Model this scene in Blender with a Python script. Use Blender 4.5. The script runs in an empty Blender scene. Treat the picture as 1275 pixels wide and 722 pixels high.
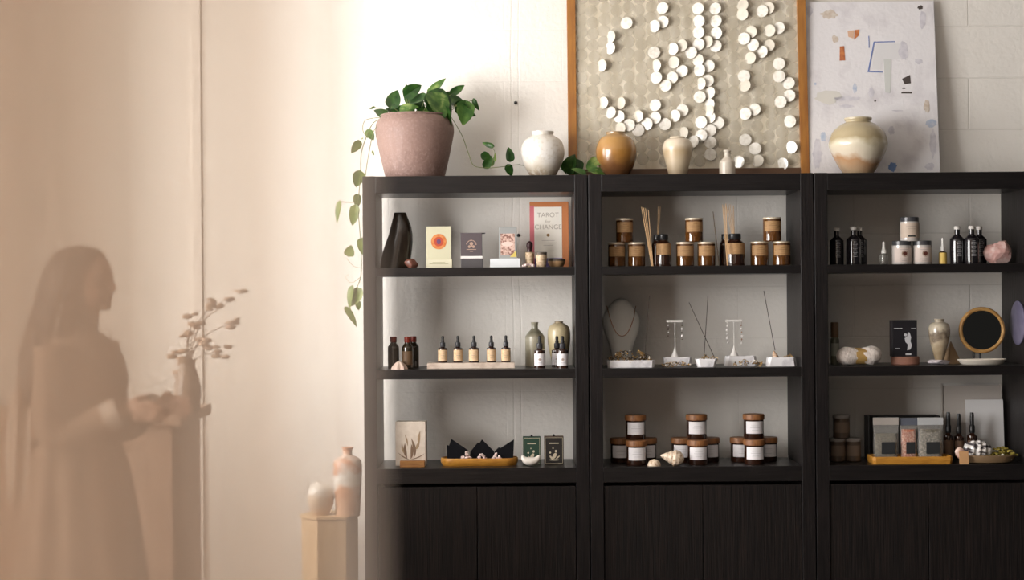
import bpy, bmesh, math, random
from mathutils import Vector, Matrix
R = math.radians
PI = math.pi
sc = bpy.context.scene
COL = sc.collection
random.seed(7)

# ------------------------------------------------------------------ camera geometry (used to turn measurements into metres)
F = 1932.0          # focal length in pixels of the 1275 wide frame
CY = -6.9           # camera y
ZE = 1.5            # eye height
ROLL = 0.0075
HZ = 365.0
def WX(px, py, y):
    return ((px - 637.5) - ROLL * (py - 361)) / F * (y - CY)
def WZ(px, py, y):
    v = py + ROLL * (px - 637.5)
    return ZE - (v - HZ) / F * (y - CY)
def S(n, y):
    return n / F * (y - CY)

# ------------------------------------------------------------------ materials
MATS = {}
def mat(name, col, rough=0.5, metal=0.0, trans=0.0, coat=0.0, spec=0.5, noise=None, bump=None, sheen=0.0, ior=1.45, alpha=1.0):
    if name in MATS: return MATS[name]
    m = bpy.data.materials.new(name); m.use_nodes = True
    nt = m.node_tree; b = nt.nodes['Principled BSDF']
    b.inputs['Base Color'].default_value = (*col, 1)
    b.inputs['Roughness'].default_value = rough
    b.inputs['Metallic'].default_value = metal
    b.inputs['Transmission Weight'].default_value = trans
    b.inputs['Coat Weight'].default_value = coat
    b.inputs['Specular IOR Level'].default_value = spec
    b.inputs['IOR'].default_value = ior
    b.inputs['Sheen Weight'].default_value = sheen
    b.inputs['Alpha'].default_value = alpha
    tc = nt.nodes.new('ShaderNodeTexCoord')
    if noise:   # (scale, second colour, stretch, low, high)
        scale, col2, st, lo, hi = noise
        mp = nt.nodes.new('ShaderNodeMapping'); mp.inputs['Scale'].default_value = st
        nz = nt.nodes.new('ShaderNodeTexNoise'); nz.inputs['Scale'].default_value = scale; nz.inputs['Detail'].default_value = 5
        rp = nt.nodes.new('ShaderNodeValToRGB')
        rp.color_ramp.elements[0].position = lo; rp.color_ramp.elements[1].position = hi
        rp.color_ramp.elements[0].color = (*col, 1); rp.color_ramp.elements[1].color = (*col2, 1)
        nt.links.new(tc.outputs['Object'], mp.inputs['Vector']); nt.links.new(mp.outputs['Vector'], nz.inputs['Vector'])
        nt.links.new(nz.outputs['Fac'], rp.inputs['Fac']); nt.links.new(rp.outputs['Color'], b.inputs['Base Color'])
    if bump:    # (scale, strength, stretch)
        scale, strg, st = bump
        mp = nt.nodes.new('ShaderNodeMapping'); mp.inputs['Scale'].default_value = st
        nz = nt.nodes.new('ShaderNodeTexNoise'); nz.inputs['Scale'].default_value = scale; nz.inputs['Detail'].default_value = 4
        bp = nt.nodes.new('ShaderNodeBump'); bp.inputs['Strength'].default_value = strg; bp.inputs['Distance'].default_value = 0.004
        nt.links.new(tc.outputs['Object'], mp.inputs['Vector']); nt.links.new(mp.outputs['Vector'], nz.inputs['Vector'])
        nt.links.new(nz.outputs['Fac'], bp.inputs['Height']); nt.links.new(bp.outputs['Normal'], b.inputs['Normal'])
    MATS[name] = m
    return m

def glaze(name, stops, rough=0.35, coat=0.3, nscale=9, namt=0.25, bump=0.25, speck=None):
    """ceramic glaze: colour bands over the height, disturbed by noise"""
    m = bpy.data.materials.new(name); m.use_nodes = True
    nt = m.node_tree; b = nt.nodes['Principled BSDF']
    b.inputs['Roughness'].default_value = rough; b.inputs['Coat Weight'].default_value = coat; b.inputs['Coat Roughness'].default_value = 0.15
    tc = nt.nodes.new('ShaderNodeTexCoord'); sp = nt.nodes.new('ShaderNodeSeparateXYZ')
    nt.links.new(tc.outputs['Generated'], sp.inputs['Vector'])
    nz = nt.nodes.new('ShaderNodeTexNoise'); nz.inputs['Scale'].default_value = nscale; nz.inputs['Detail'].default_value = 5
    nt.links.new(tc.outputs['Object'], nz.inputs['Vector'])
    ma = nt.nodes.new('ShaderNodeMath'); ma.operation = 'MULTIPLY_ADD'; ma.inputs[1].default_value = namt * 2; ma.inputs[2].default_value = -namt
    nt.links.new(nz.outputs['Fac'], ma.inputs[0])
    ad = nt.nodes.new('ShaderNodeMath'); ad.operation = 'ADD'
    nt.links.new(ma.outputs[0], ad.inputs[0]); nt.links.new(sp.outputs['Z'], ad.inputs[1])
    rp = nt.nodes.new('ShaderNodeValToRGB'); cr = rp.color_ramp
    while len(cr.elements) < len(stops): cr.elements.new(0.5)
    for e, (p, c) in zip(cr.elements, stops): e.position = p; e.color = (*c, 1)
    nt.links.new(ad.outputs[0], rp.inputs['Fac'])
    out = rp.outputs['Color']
    if speck:
        n2 = nt.nodes.new('ShaderNodeTexNoise'); n2.inputs['Scale'].default_value = speck[0]; n2.inputs['Detail'].default_value = 3
        r2 = nt.nodes.new('ShaderNodeValToRGB'); r2.color_ramp.elements[0].position = 0.5; r2.color_ramp.elements[1].position = 0.68
        nt.links.new(tc.outputs['Object'], n2.inputs['Vector']); nt.links.new(n2.outputs['Fac'], r2.inputs['Fac'])
        mx = nt.nodes.new('ShaderNodeMix'); mx.data_type = 'RGBA'
        nt.links.new(r2.outputs['Color'], mx.inputs[0]); nt.links.new(out, mx.inputs[6]); mx.inputs[7].default_value = (*speck[1], 1)
        out = mx.outputs[2]
    nt.links.new(out, b.inputs['Base Color'])
    bp = nt.nodes.new('ShaderNodeBump'); bp.inputs['Strength'].default_value = bump; bp.inputs['Distance'].default_value = 0.003
    n3 = nt.nodes.new('ShaderNodeTexNoise'); n3.inputs['Scale'].default_value = 60
    nt.links.new(tc.outputs['Object'], n3.inputs['Vector']); nt.links.new(n3.outputs['Fac'], bp.inputs['Height']); nt.links.new(bp.outputs['Normal'], b.inputs['Normal'])
    return m

BLACKWOOD = mat('black_stained_wood', (0.0055, 0.0045, 0.0048), 0.42, spec=0.3, noise=(14, (0.014, 0.0108, 0.0105), (6, 6, 0.35), 0.35, 0.75), bump=(40, 0.35, (3, 3, 0.15)))
BLACKSHELF = mat('black_stained_shelf', (0.0055, 0.0045, 0.0048), 0.33, spec=0.4, noise=(14, (0.012, 0.0098, 0.0095), (0.35, 6, 6), 0.35, 0.75), bump=(40, 0.3, (0.15, 3, 3)))
DOORWOOD = mat('black_stained_door', (0.0055, 0.0045, 0.0045), 0.5, spec=0.25, noise=(16, (0.016, 0.011, 0.0095), (9, 9, 0.25), 0.4, 0.7), bump=(50, 0.5, (4, 4, 0.12)))
BLACK = mat('black_plastic', (0.012, 0.012, 0.013), 0.3)
RUBBER = mat('black_rubber', (0.012, 0.011, 0.012), 0.55)
COLLAR = mat('grey_black_collar', (0.05, 0.05, 0.055), 0.28, metal=0.3)
AMBER = mat('amber_glass', (0.14, 0.05, 0.009), 0.07, trans=0.35, coat=0.5)
DKAMBER = mat('dark_amber_glass', (0.030, 0.011, 0.006), 0.08, trans=0.1, coat=0.6)
DKGREEN = mat('dark_olive_amber_glass', (0.028, 0.020, 0.011), 0.12, trans=0.1, coat=0.4)
REDCAP = mat('dark_red_cap', (0.16, 0.022, 0.012), 0.35)
TANLABEL = mat('tan_paper_label', (0.37, 0.215, 0.095), 0.7, noise=(60, (0.31, 0.175, 0.075), (1, 1, 4), 0.4, 0.6))
CREAMLABEL = mat('cream_paper_label', (0.66, 0.47, 0.29), 0.7, noise=(80, (0.55, 0.36, 0.2), (1, 1, 3), 0.45, 0.7))
WHITELABEL = mat('white_paper_label', (0.74, 0.72, 0.74), 0.7)
WHITE = mat('white_matte', (0.78, 0.76, 0.73), 0.55)
INK = mat('grey_ink', (0.16, 0.15, 0.16), 0.7)
DKINK = mat('dark_ink', (0.03, 0.03, 0.03), 0.7)
CREAMLID = mat('cream_metal_lid', (0.62, 0.53, 0.40), 0.4, metal=0.2)
WOODLID = mat('brown_wooden_lid', (0.25, 0.105, 0.035), 0.5, noise=(25, (0.16, 0.06, 0.02), (5, 1, 1), 0.4, 0.65))
REED = mat('pale_reed', (0.52, 0.33, 0.17), 0.7)
DKREED = mat('dark_reed', (0.10, 0.065, 0.04), 0.7)
MARBLE = mat('white_marble', (0.78, 0.76, 0.77), 0.35, noise=(18, (0.42, 0.40, 0.43), (1, 1, 1), 0.55, 0.75))
BEIGEMARBLE = mat('beige_marble', (0.60, 0.50, 0.42), 0.45, noise=(25, (0.38, 0.28, 0.22), (1, 1, 1), 0.5, 0.75))
PINKSTONE = mat('rose_quartz', (0.52, 0.30, 0.27), 0.25, coat=0.3, noise=(30, (0.66, 0.50, 0.47), (1, 1, 1), 0.45, 0.65))
PINKCHIP = mat('pale_pink_crystal', (0.72, 0.50, 0.47), 0.3, noise=(80, (0.80, 0.70, 0.66), (1, 1, 1), 0.4, 0.6))
GOLD = mat('aged_gold', (0.55, 0.34, 0.12), 0.35, metal=0.85)
SHELLM = mat('cream_shell', (0.70, 0.58, 0.45), 0.4, noise=(110, (0.42, 0.28, 0.17), (1, 1, 1), 0.5, 0.62))
YELLOWWOOD = mat('honey_wood', (0.52, 0.24, 0.035), 0.45, noise=(20, (0.38, 0.16, 0.022), (1, 6, 6), 0.4, 0.7))
OAK = mat('oak_stand', (0.34, 0.16, 0.05), 0.5, noise=(20, (0.24, 0.10, 0.03), (1, 6, 6), 0.4, 0.7))
GLASS = mat('clear_glass', (0.85, 0.85, 0.84), 0.05, trans=0.9)
ACRYLIC = mat('clear_acrylic', (0.8, 0.8, 0.8), 0.05, alpha=.10)

# ------------------------------------------------------------------ mesh helpers
def link(o, parent=None):
    COL.objects.link(o)
    if parent is not None: o.parent = parent
    return o
def finish(name, bm, m, parent=None, smooth=True, loc=None, bevel=0):
    me = bpy.data.meshes.new(name)
    bmesh.ops.recalc_face_normals(bm, faces=bm.faces[:])
    bm.to_mesh(me); bm.free()
    if isinstance(m, (list, tuple)):
        for x in m: me.materials.append(x)
    else: me.materials.append(m)
    o = bpy.data.objects.new(name, me); link(o, parent)
    if smooth:
        me.shade_smooth() if hasattr(me, 'shade_smooth') else None
        try: me.set_sharp_from_angle(angle=R(38))
        except Exception: pass
    if bevel:
        md = o.modifiers.new('b', 'BEVEL'); md.width = bevel; md.segments = 2; md.limit_method = 'ANGLE'
    if loc is not None: o.location = loc
    return o
def bbox(bm, x0, x1, y0, y1, z0, z1, mi=0):
    vs = [bm.verts.new((x, y, z)) for x in (x0, x1) for y in (y0, y1) for z in (z0, z1)]
    for f in ((0, 1, 3, 2), (4, 6, 7, 5), (0, 4, 5, 1), (2, 3, 7, 6), (0, 2, 6, 4), (1, 5, 7, 3)):
        fc = bm.faces.new([vs[i] for i in f]); fc.material_index = mi
    return vs
def box(name, x0, x1, y0, y1, z0, z1, m, parent=None, bevel=0.0015, loc=None):
    bm = bmesh.new(); bbox(bm, x0, x1, y0, y1, z0, z1)
    return finish(name, bm, m, parent, smooth=False, loc=loc, bevel=bevel)
def rings(bm, rs, cap0=True, cap1=True, mi=0):
    """rs: list of vertex coordinate rings"""
    vv = [[bm.verts.new(p) for p in r] for r in rs]
    n = len(vv[0])
    for a, b in zip(vv, vv[1:]):
        for i in range(n):
            f = bm.faces.new((a[i], a[(i + 1) % n], b[(i + 1) % n], b[i])); f.material_index = mi
    if cap0: bm.faces.new(list(reversed(vv[0]))).material_index = mi
    if cap1: bm.faces.new(vv[-1]).material_index = mi
    return vv
def circ(cx, cy, z, rx, ry=None, n=32):
    ry = rx if ry is None else ry
    return [(cx + rx * math.cos(2 * PI * i / n), cy + ry * math.sin(2 * PI * i / n), z) for i in range(n)]
def lathe_bm(bm, prof, n=32, cx=0, cy=0, z0=0, cap0=True, cap1=True):
    rings(bm, [circ(cx, cy, z0 + z, max(r, 1e-5), n=n) for r, z in prof], cap0, cap1)
def lathe(name, prof, m, parent=None, n=32, loc=None, cap1=True):
    bm = bmesh.new(); lathe_bm(bm, prof, n, cap1=cap1)
    return finish(name, bm, m, parent, loc=loc)
def smooth_prof(pts, k=4):
    """Catmull-Rom through (r, z) points"""
    out = []
    P = [pts[0]] + list(pts) + [pts[-1]]
    for i in range(1, len(P) - 2):
        p0, p1, p2, p3 = P[i - 1], P[i], P[i + 1], P[i + 2]
        for j in range(k):
            t = j / k
            out.append(tuple(0.5 * ((2 * p1[d]) + (-p0[d] + p2[d]) * t + (2 * p0[d] - 5 * p1[d] + 4 * p2[d] - p3[d]) * t * t + (-p0[d] + 3 * p1[d] - 3 * p2[d] + p3[d]) * t ** 3) for d in (0, 1)))
    out.append(pts[-1]); return out
def tube_bm(bm, pts, r, n=8, r1=None):
    pts = [Vector(p) for p in pts]; N = len(pts); rs = []
    up = Vector((0, 0, 1))
    for i, p in enumerate(pts):
        t = (pts[min(i + 1, N - 1)] - pts[max(i - 1, 0)]).normalized()
        a = t.cross(up)
        if a.length < 1e-3: a = t.cross(Vector((0, 1, 0)))
        a.normalize(); b = t.cross(a).normalized()
        if i: # keep frames continuous
            if a.dot(pa) < 0: a = -a; b = -b
        pa = a
        rr = r if r1 is None else r + (r1 - r) * i / (N - 1)
        rs.append([tuple(p + a * rr * math.cos(2 * PI * k / n) + b * rr * math.sin(2 * PI * k / n)) for k in range(n)])
    rings(bm, rs)
def tube(name, pts, r, m, parent=None, n=8, r1=None):
    bm = bmesh.new(); tube_bm(bm, pts, r, n, r1)
    return finish(name, bm, m, parent)
def spline(pts, k=6):
    out = []; P = [Vector(p) for p in pts]; P = [P[0]] + P + [P[-1]]
    for i in range(1, len(P) - 2):
        p0, p1, p2, p3 = P[i - 1:i + 3]
        for j in range(k):
            t = j / k
            out.append(0.5 * ((2 * p1) + (-p0 + p2) * t + (2 * p0 - 5 * p1 + 4 * p2 - p3) * t * t + (-p0 + 3 * p1 - 3 * p2 + p3) * t ** 3))
    out.append(P[-1]); return out
def arc_shell(name, r, z0, z1, a, m, parent, th=0.0004, off=0.0, n=20):
    """a paper label wrapped on the front of a round jar; a = half angle in degrees"""
    bm = bmesh.new(); prev = None
    for i in range(n + 1):
        t = R(-90 + off - a + 2 * a * i / n)
        q = [bm.verts.new((rr * math.cos(t), rr * math.sin(t), z)) for rr, z in ((r + th, z0), (r + th, z1), (r - th, z1), (r - th, z0))]
        if prev:
            for j in range(4): bm.faces.new((prev[j], q[j], q[(j + 1) % 4], prev[(j + 1) % 4]))
        else: bm.faces.new(q)
        prev = q
    bm.faces.new(list(reversed(prev)))
    return finish(name, bm, m, parent)
def arc_disc(name, r, zc, rad, off, m, parent, th=.0016, n=20):
    bm = bmesh.new(); c = R(-90 + off)
    vs = [bm.verts.new(((r + th) * math.cos(c + rad * math.cos(2 * PI * i / n) / r), (r + th) * math.sin(c + rad * math.cos(2 * PI * i / n) / r), zc + rad * math.sin(2 * PI * i / n))) for i in range(n)]
    bm.faces.new(vs); return finish(name, bm, m, parent)
def arc_lines(r, zs, hw, m, parent, name='text_lines', th=0.0006, off=0.0):
    bm = bmesh.new()
    for z, w, h in zs:
        a = w / r; prev = None
        for i in range(7):
            t = R(-90 + off) - a / 2 + a * i / 6
            q = [bm.verts.new((rr * math.cos(t), rr * math.sin(t), zz)) for rr, zz in ((r + th, z - h / 2), (r + th, z + h / 2))]
            if prev: bm.faces.new((prev[0], q[0], q[1], prev[1]))
            prev = q
    return finish(name, bm, m, parent)
def prism(name, poly, y0, y1, m, parent=None, bevel=0, loc=None):
    """outline in x,z extruded along y"""
    bm = bmesh.new()
    a = [bm.verts.new((x, y0, z)) for x, z in poly]; b = [bm.verts.new((x, y1, z)) for x, z in poly]
    n = len(poly); bm.faces.new(a); bm.faces.new(list(reversed(b)))
    for i in range(n): bm.faces.new((a[i], b[i], b[(i + 1) % n], a[(i + 1) % n]))
    return finish(name, bm, m, parent, smooth=False, bevel=bevel, loc=loc)
def disc_poly(cx, cz, r, n=28, rz=None):
    return [(cx + r * math.cos(2 * PI * i / n), cz + (rz or r) * math.sin(2 * PI * i / n)) for i in range(n)]
def text(s, size, x, y, z, m, parent, name='lettering', align='CENTER'):
    cu = bpy.data.curves.new(name, 'FONT'); cu.body = s; cu.size = size; cu.align_x = align; cu.align_y = 'CENTER'
    cu.extrude = 0.0003; cu.materials.append(m)
    tmp = bpy.data.objects.new(name, cu); COL.objects.link(tmp)
    dg = bpy.context.evaluated_depsgraph_get(); dg.update(); me = bpy.data.meshes.new_from_object(tmp.evaluated_get(dg))
    bpy.data.objects.remove(tmp)
    o = bpy.data.objects.new(name, me); link(o, parent); o.rotation_euler = (PI / 2, 0, 0); o.location = (x, y, z)
    return o
def rock(name, rx, ry, rz, m, parent=None, seed=0, sub=2, amt=0.25, loc=None, flat=True):
    rnd = random.Random(seed); bm = bmesh.new()
    bmesh.ops.create_icosphere(bm, subdivisions=sub, radius=1)
    ks = [Vector((rnd.uniform(-1, 1), rnd.uniform(-1, 1), rnd.uniform(-1, 1))).normalized() for _ in range(9)]
    for v in bm.verts:
        c = v.co.normalized(); k = 1.0
        for q in ks:
            d = c.dot(q)
            if d > 0.72: k = min(k, 0.72 / d * (1 - amt * 0.2))
        c = c * k; v.co = (c.x * rx, c.y * ry, max(c.z, -0.72) * rz)
    zmin = min(v.co.z for v in bm.verts)
    for v in bm.verts: v.co.z -= zmin
    return finish(name, bm, m, parent, smooth=not flat, loc=loc)
def thing(name, label, cat, loc=(0, 0, 0), rotz=0, group=None):
    o = bpy.data.objects.new(name, None); COL.objects.link(o); o.empty_display_size = 0.05
    o.location = loc; o.rotation_euler = (0, 0, rotz); o['label'] = label; o['category'] = cat
    if group: o['group'] = group
    return o
def tag(o, label, cat, group=None, kind=None):
    o['label'] = label; o['category'] = cat
    if group: o['group'] = group
    if kind: o['kind'] = kind
    return o
def struct(o): o['kind'] = 'structure'; return o
def kids(o): return [c for c in bpy.data.objects if c.parent == o]
def dup(root, loc, rotz=0.0, label=None, group=None, scale=None):
    r = root.copy(); COL.objects.link(r); r.location = loc; r.rotation_euler = (0, 0, rotz)
    if label: r['label'] = label
    if group: r['group'] = group
    if scale is not None: r.scale = scale if not isinstance(scale, (int, float)) else (scale,) * 3
    for ch in kids(root):
        c = ch.copy(); COL.objects.link(c); c.parent = r
        for g in kids(ch):
            d = g.copy(); COL.objects.link(d); d.parent = c
    return r

# ------------------------------------------------------------------ the room
WY = 0.45   # face of the back wall
def wall_mat():
    m = bpy.data.materials.new('painted_block_wall'); m.use_nodes = True
    nt = m.node_tree; b = nt.nodes['Principled BSDF']; b.inputs['Roughness'].default_value = 0.55
    L = nt.links.new
    tc = nt.nodes.new('ShaderNodeTexCoord'); sp = nt.nodes.new('ShaderNodeSeparateXYZ'); L(tc.outputs['Object'], sp.inputs[0])
    zj = WZ(1206, 97, WY); xj = WX(1206, 97, WY)
    cb = nt.nodes.new('ShaderNodeCombineXYZ')
    ax = nt.nodes.new('ShaderNodeMath'); ax.operation = 'ADD'; ax.inputs[1].default_value = -xj + 0.55 * 20
    az = nt.nodes.new('ShaderNodeMath'); az.operation = 'ADD'; az.inputs[1].default_value = -zj + 0.2445 * 20
    L(sp.outputs['X'], ax.inputs[0]); L(sp.outputs['Z'], az.inputs[0]); L(ax.outputs[0], cb.inputs[0]); L(az.outputs[0], cb.inputs[1])
    br = nt.nodes.new('ShaderNodeTexBrick'); br.inputs['Scale'].default_value = 1; br.offset = 0.5
    br.inputs['Brick Width'].default_value = 0.55; br.inputs['Row Height'].default_value = 0.2445
    br.inputs['Mortar Size'].default_value = 0.0042; br.inputs['Mortar Smooth'].default_value = 0.6
    br.inputs['Color1'].default_value = (1, 1, 1, 1); br.inputs['Color2'].default_value = (1, 1, 1, 1); br.inputs['Mortar'].default_value = (0, 0, 0, 1)
    L(cb.outputs[0], br.inputs['Vector'])
    # joints are buried under plaster towards the left end of the wall
    mr = nt.nodes.new('ShaderNodeMapRange'); mr.inputs[1].default_value = 0.9; mr.inputs[2].default_value = 2.0; mr.inputs[3].default_value = 0.16; mr.inputs[4].default_value = 1
    L(sp.outputs['X'], mr.inputs[0])
    jm = nt.nodes.new('ShaderNodeMath'); jm.operation = 'MULTIPLY'; L(br.outputs['Fac'], jm.inputs[0]); L(mr.outputs[0], jm.inputs[1])
    # vertical seam lines near x = 0
    h = None
    def seam(x0, wdt, amp):
        mp = nt.nodes.new('ShaderNodeTexNoise'); mp.inputs['Scale'].default_value = 3; mp.inputs['Detail'].default_value = 3; L(tc.outputs['Object'], mp.inputs['Vector'])
        a = nt.nodes.new('ShaderNodeMath'); a.operation = 'MULTIPLY_ADD'; a.inputs[1].default_value = 0.03; L(mp.outputs['Fac'], a.inputs[0]); L(sp.outputs['X'], a.inputs[2])
        s = nt.nodes.new('ShaderNodeMath'); s.operation = 'SUBTRACT'; L(a.outputs[0], s.inputs[0]); s.inputs[1].default_value = x0 + 0.015
        ab = nt.nodes.new('ShaderNodeMath'); ab.operation = 'ABSOLUTE'; L(s.outputs[0], ab.inputs[0])
        r = nt.nodes.new('ShaderNodeMapRange'); r.inputs[1].default_value = 0; r.inputs[2].default_value = wdt; r.inputs[3].default_value = amp; r.inputs[4].default_value = 0
        L(ab.outputs[0], r.inputs[0]); return r.outputs[0]
    s1 = seam(WX(637, 100, WY), 0.006, 0.5); s2 = seam(WX(646, 100, WY), 0.005, 0.4)
    sa = nt.nodes.new('ShaderNodeMath'); sa.operation = 'ADD'; L(s1, sa.inputs[0]); L(s2, sa.inputs[1])
    tot = nt.nodes.new('ShaderNodeMath'); tot.operation = 'ADD'; L(sa.outputs[0], tot.inputs[0]); L(jm.outputs[0], tot.inputs[1])
    # colour
    n1 = nt.nodes.new('ShaderNodeTexNoise'); n1.inputs['Scale'].default_value = 2.2; n1.inputs['Detail'].default_value = 5; L(tc.outputs['Object'], n1.inputs['Vector'])
    r1 = nt.nodes.new('ShaderNodeValToRGB'); r1.color_ramp.elements[0].color = (0.74, 0.705, 0.655, 1); r1.color_ramp.elements[1].color = (0.80, 0.77, 0.725, 1)
    L(n1.outputs['Fac'], r1.inputs['Fac'])
    mx = nt.nodes.new('ShaderNodeMix'); mx.data_type = 'RGBA'
    k = nt.nodes.new('ShaderNodeMath'); k.operation = 'MULTIPLY'; k.inputs[1].default_value = 0.16; L(tot.outputs[0], k.inputs[0])
    L(k.outputs[0], mx.inputs[0]); L(r1.outputs['Color'], mx.inputs[6]); mx.inputs[7].default_value = (0.40, 0.37, 0.33, 1)
    L(mx.outputs[2], b.inputs['Base Color'])
    # bump
    n2 = nt.nodes.new('ShaderNodeTexNoise'); n2.inputs['Scale'].default_value = 45; n2.inputs['Detail'].default_value = 6; n2.inputs['Roughness'].default_value = 0.65
    n3 = nt.nodes.new('ShaderNodeTexNoise'); n3.inputs['Scale'].default_value = 8; n3.inputs['Detail'].default_value = 3
    mpp = nt.nodes.new('ShaderNodeMapping'); mpp.inputs['Scale'].default_value = (1, 1, 1); L(tc.outputs['Object'], mpp.inputs[0])
    L(mpp.outputs[0], n2.inputs['Vector']); L(mpp.outputs[0], n3.inputs['Vector'])
    c1 = nt.nodes.new('ShaderNodeMath'); c1.operation = 'MULTIPLY_ADD'; c1.inputs[1].default_value = 1.6; L(n3.outputs['Fac'], c1.inputs[0]); L(n2.outputs['Fac'], c1.inputs[2])
    c2 = nt.nodes.new('ShaderNodeMath'); c2.operation = 'MULTIPLY_ADD'; c2.inputs[1].default_value = -0.8; L(tot.outputs[0], c2.inputs[0]); L(c1.outputs[0], c2.inputs[2])
    bp = nt.nodes.new('ShaderNodeBump'); bp.inputs['Strength'].default_value = 0.42; bp.inputs['Distance'].default_value = 0.006
    L(c2.outputs[0], bp.inputs['Height']); L(bp.outputs['Normal'], b.inputs['Normal'])
    return m
WALLM = wall_mat()
PLASTER = mat('plaster', (0.76, 0.72, 0.67), 0.7, bump=(30, 0.2, (1, 1, 1)))
FLOORM = mat('concrete_floor', (0.16, 0.13, 0.11), 0.5, noise=(4, (0.10, 0.085, 0.075), (1, 1, 1), 0.35, 0.7))
struct(box('wall_back', -3.4, 4.6, WY, WY + 0.15, 0, 3.4, WALLM, bevel=0))
struct(box('floor', -3.4, 4.6, -9.5, WY + 0.15, -0.1, 0, FLOORM, bevel=0))
struct(box('ceiling', -3.4, 4.6, -9.5, WY + 0.15, 3.4, 3.5, PLASTER, bevel=0))
WIN = (-4.8, -1.6, 0.75, 2.75); WIN2 = (-0.95, -0.15, 0.5, 3.25)   # y0, y1, z0, z1 of the window opening in the left wall
bm = bmesh.new()
bbox(bm, -3.4, -3.25, -9.5, WIN[0], 0, 3.4); bbox(bm, -3.4, -3.25, WIN[1], WIN2[0], 0, 3.4); bbox(bm, -3.4, -3.25, WIN2[1], WY, 0, 3.4)
bbox(bm, -3.4, -3.25, WIN2[0], WIN2[1], 0, WIN2[2]); bbox(bm, -3.4, -3.25, WIN2[0], WIN2[1], WIN2[3], 3.4)
bbox(bm, -3.4, -3.25, WIN[0], WIN[1], 0, WIN[2]); bbox(bm, -3.4, -3.25, WIN[0], WIN[1], WIN[3], 3.4)
struct(finish('wall_left', bm, PLASTER, smooth=False))
bm = bmesh.new(); t = 0.05
bbox(bm, -3.36, -3.29, WIN[0], WIN[1], WIN[2], WIN[2] + t); bbox(bm, -3.36, -3.29, WIN[0], WIN[1], WIN[3] - t, WIN[3])
for yy in (WIN[0], -3.1, WIN[1] - t): bbox(bm, -3.36, -3.29, yy, yy + t, WIN[2] + t, WIN[3] - t)
struct(finish('window_1', bm, mat('white_window_frame', (0.7, 0.68, 0.65), 0.5), smooth=False))
bm = bmesh.new()
bbox(bm, -3.36, -3.29, WIN2[0], WIN2[1], WIN2[2], WIN2[2] + t); bbox(bm, -3.36, -3.29, WIN2[0], WIN2[1], WIN2[3] - t, WIN2[3])
for yy in (WIN2[0], WIN2[1] - t): bbox(bm, -3.36, -3.29, yy, yy + t, WIN2[2] + t, WIN2[3] - t)
struct(finish('window_2', bm, MATS['white_window_frame'], smooth=False))
# square boxed pier of plaster standing proud of the wall
struct(box('trim_1', WX(240, 300, WY), WX(252, 300, WY), WY - 0.012, WY, 0, 3.4, PLASTER, bevel=0.003))
for px, py, lb in ((642, 128, 'small black wall anchor above the white round vase'), (645.5, 293, 'small black wall anchor seen beside the grey card box on its white box')):
    a = lathe('wall_anchor', [(0.006, 0), (0.008, 0.001), (0.008, 0.005), (0.004, 0.007)], BLACK, n=14)
    a.rotation_euler = (PI / 2, 0, 0); a.location = (WX(px, py, WY), WY + 0.001, WZ(px, py, WY)); tag(a, lb, 'wall anchor')

# ------------------------------------------------------------------ the three bookcases
Z_TOP = ZE + (HZ - 218) / 280; Z_UN = ZE + (HZ - 239.5) / 280
Z1 = ZE + (HZ - 332.5) / 280; Z1b = Z1 - 0.037
Z2 = ZE + (HZ - 459.5) / 280; Z2b = Z2 - 0.042
Z3 = ZE + (HZ - 582.5) / 280; Z3b = Z3 - 0.068
DEP = 0.36; W = 1.0; TH = 0.058
U0 = -0.662
def bookcase(label, first=None, x=0):
    if first: return dup(first, (x, 0, 0), 0, label)
    t = thing('bookcase', label, 'bookcase', (x, 0, 0), 0, 'black wooden bookcases along the wall')
    for a, b in ((0, TH), (W - TH, W)):
        bm = bmesh.new(); bbox(bm, a, b, 0, DEP, 0, Z_TOP - 0.0)
        finish('side_panel', bm, BLACKWOOD, t, smooth=False, bevel=0.002)
    box('top_board', TH, W - TH, 0.001, DEP, Z_UN, Z_TOP - 0.001, BLACKSHELF, t)
    box('shelf', TH, W - TH, 0.002, DEP, Z1b, Z1, BLACKSHELF, t)
    box('shelf', TH, W - TH, 0.002, DEP, Z2b, Z2, BLACKSHELF, t)
    box('shelf', TH, W - TH, 0.001, DEP, Z3b, Z3, BLACKSHELF, t)
    box('plinth', TH, W - TH, 0.02, DEP, 0, 0.08, BLACKWOOD, t)
    box('back_panel', TH, W - TH, DEP - 0.015, DEP, 0.08, Z3b, BLACKWOOD, t)
    mid = W / 2
    for a, b, hx in ((TH + 0.003, mid - 0.0015, mid - 0.03), (mid + 0.0015, W - TH - 0.003, mid + 0.03)):
        d = box('door', a, b, 0.008, 0.03, 0.085, Z3b - 0.016, DOORWOOD, t, bevel=0.002)
    return t
bc1 = bookcase('left black wooden bookcase with open shelves, holding card decks and the potted plant on top', None, U0)
bc2 = bookcase('middle black wooden bookcase with open shelves of amber candles and a necklace bust', bc1, U0 + 1.005)
bc3 = bookcase('right black wooden bookcase with open shelves, a round mirror and black bottles', bc1, U0 + 2.010)
for c, g in ((bc1, 1),): c['group'] = 'black wooden bookcases along the wall'

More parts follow.
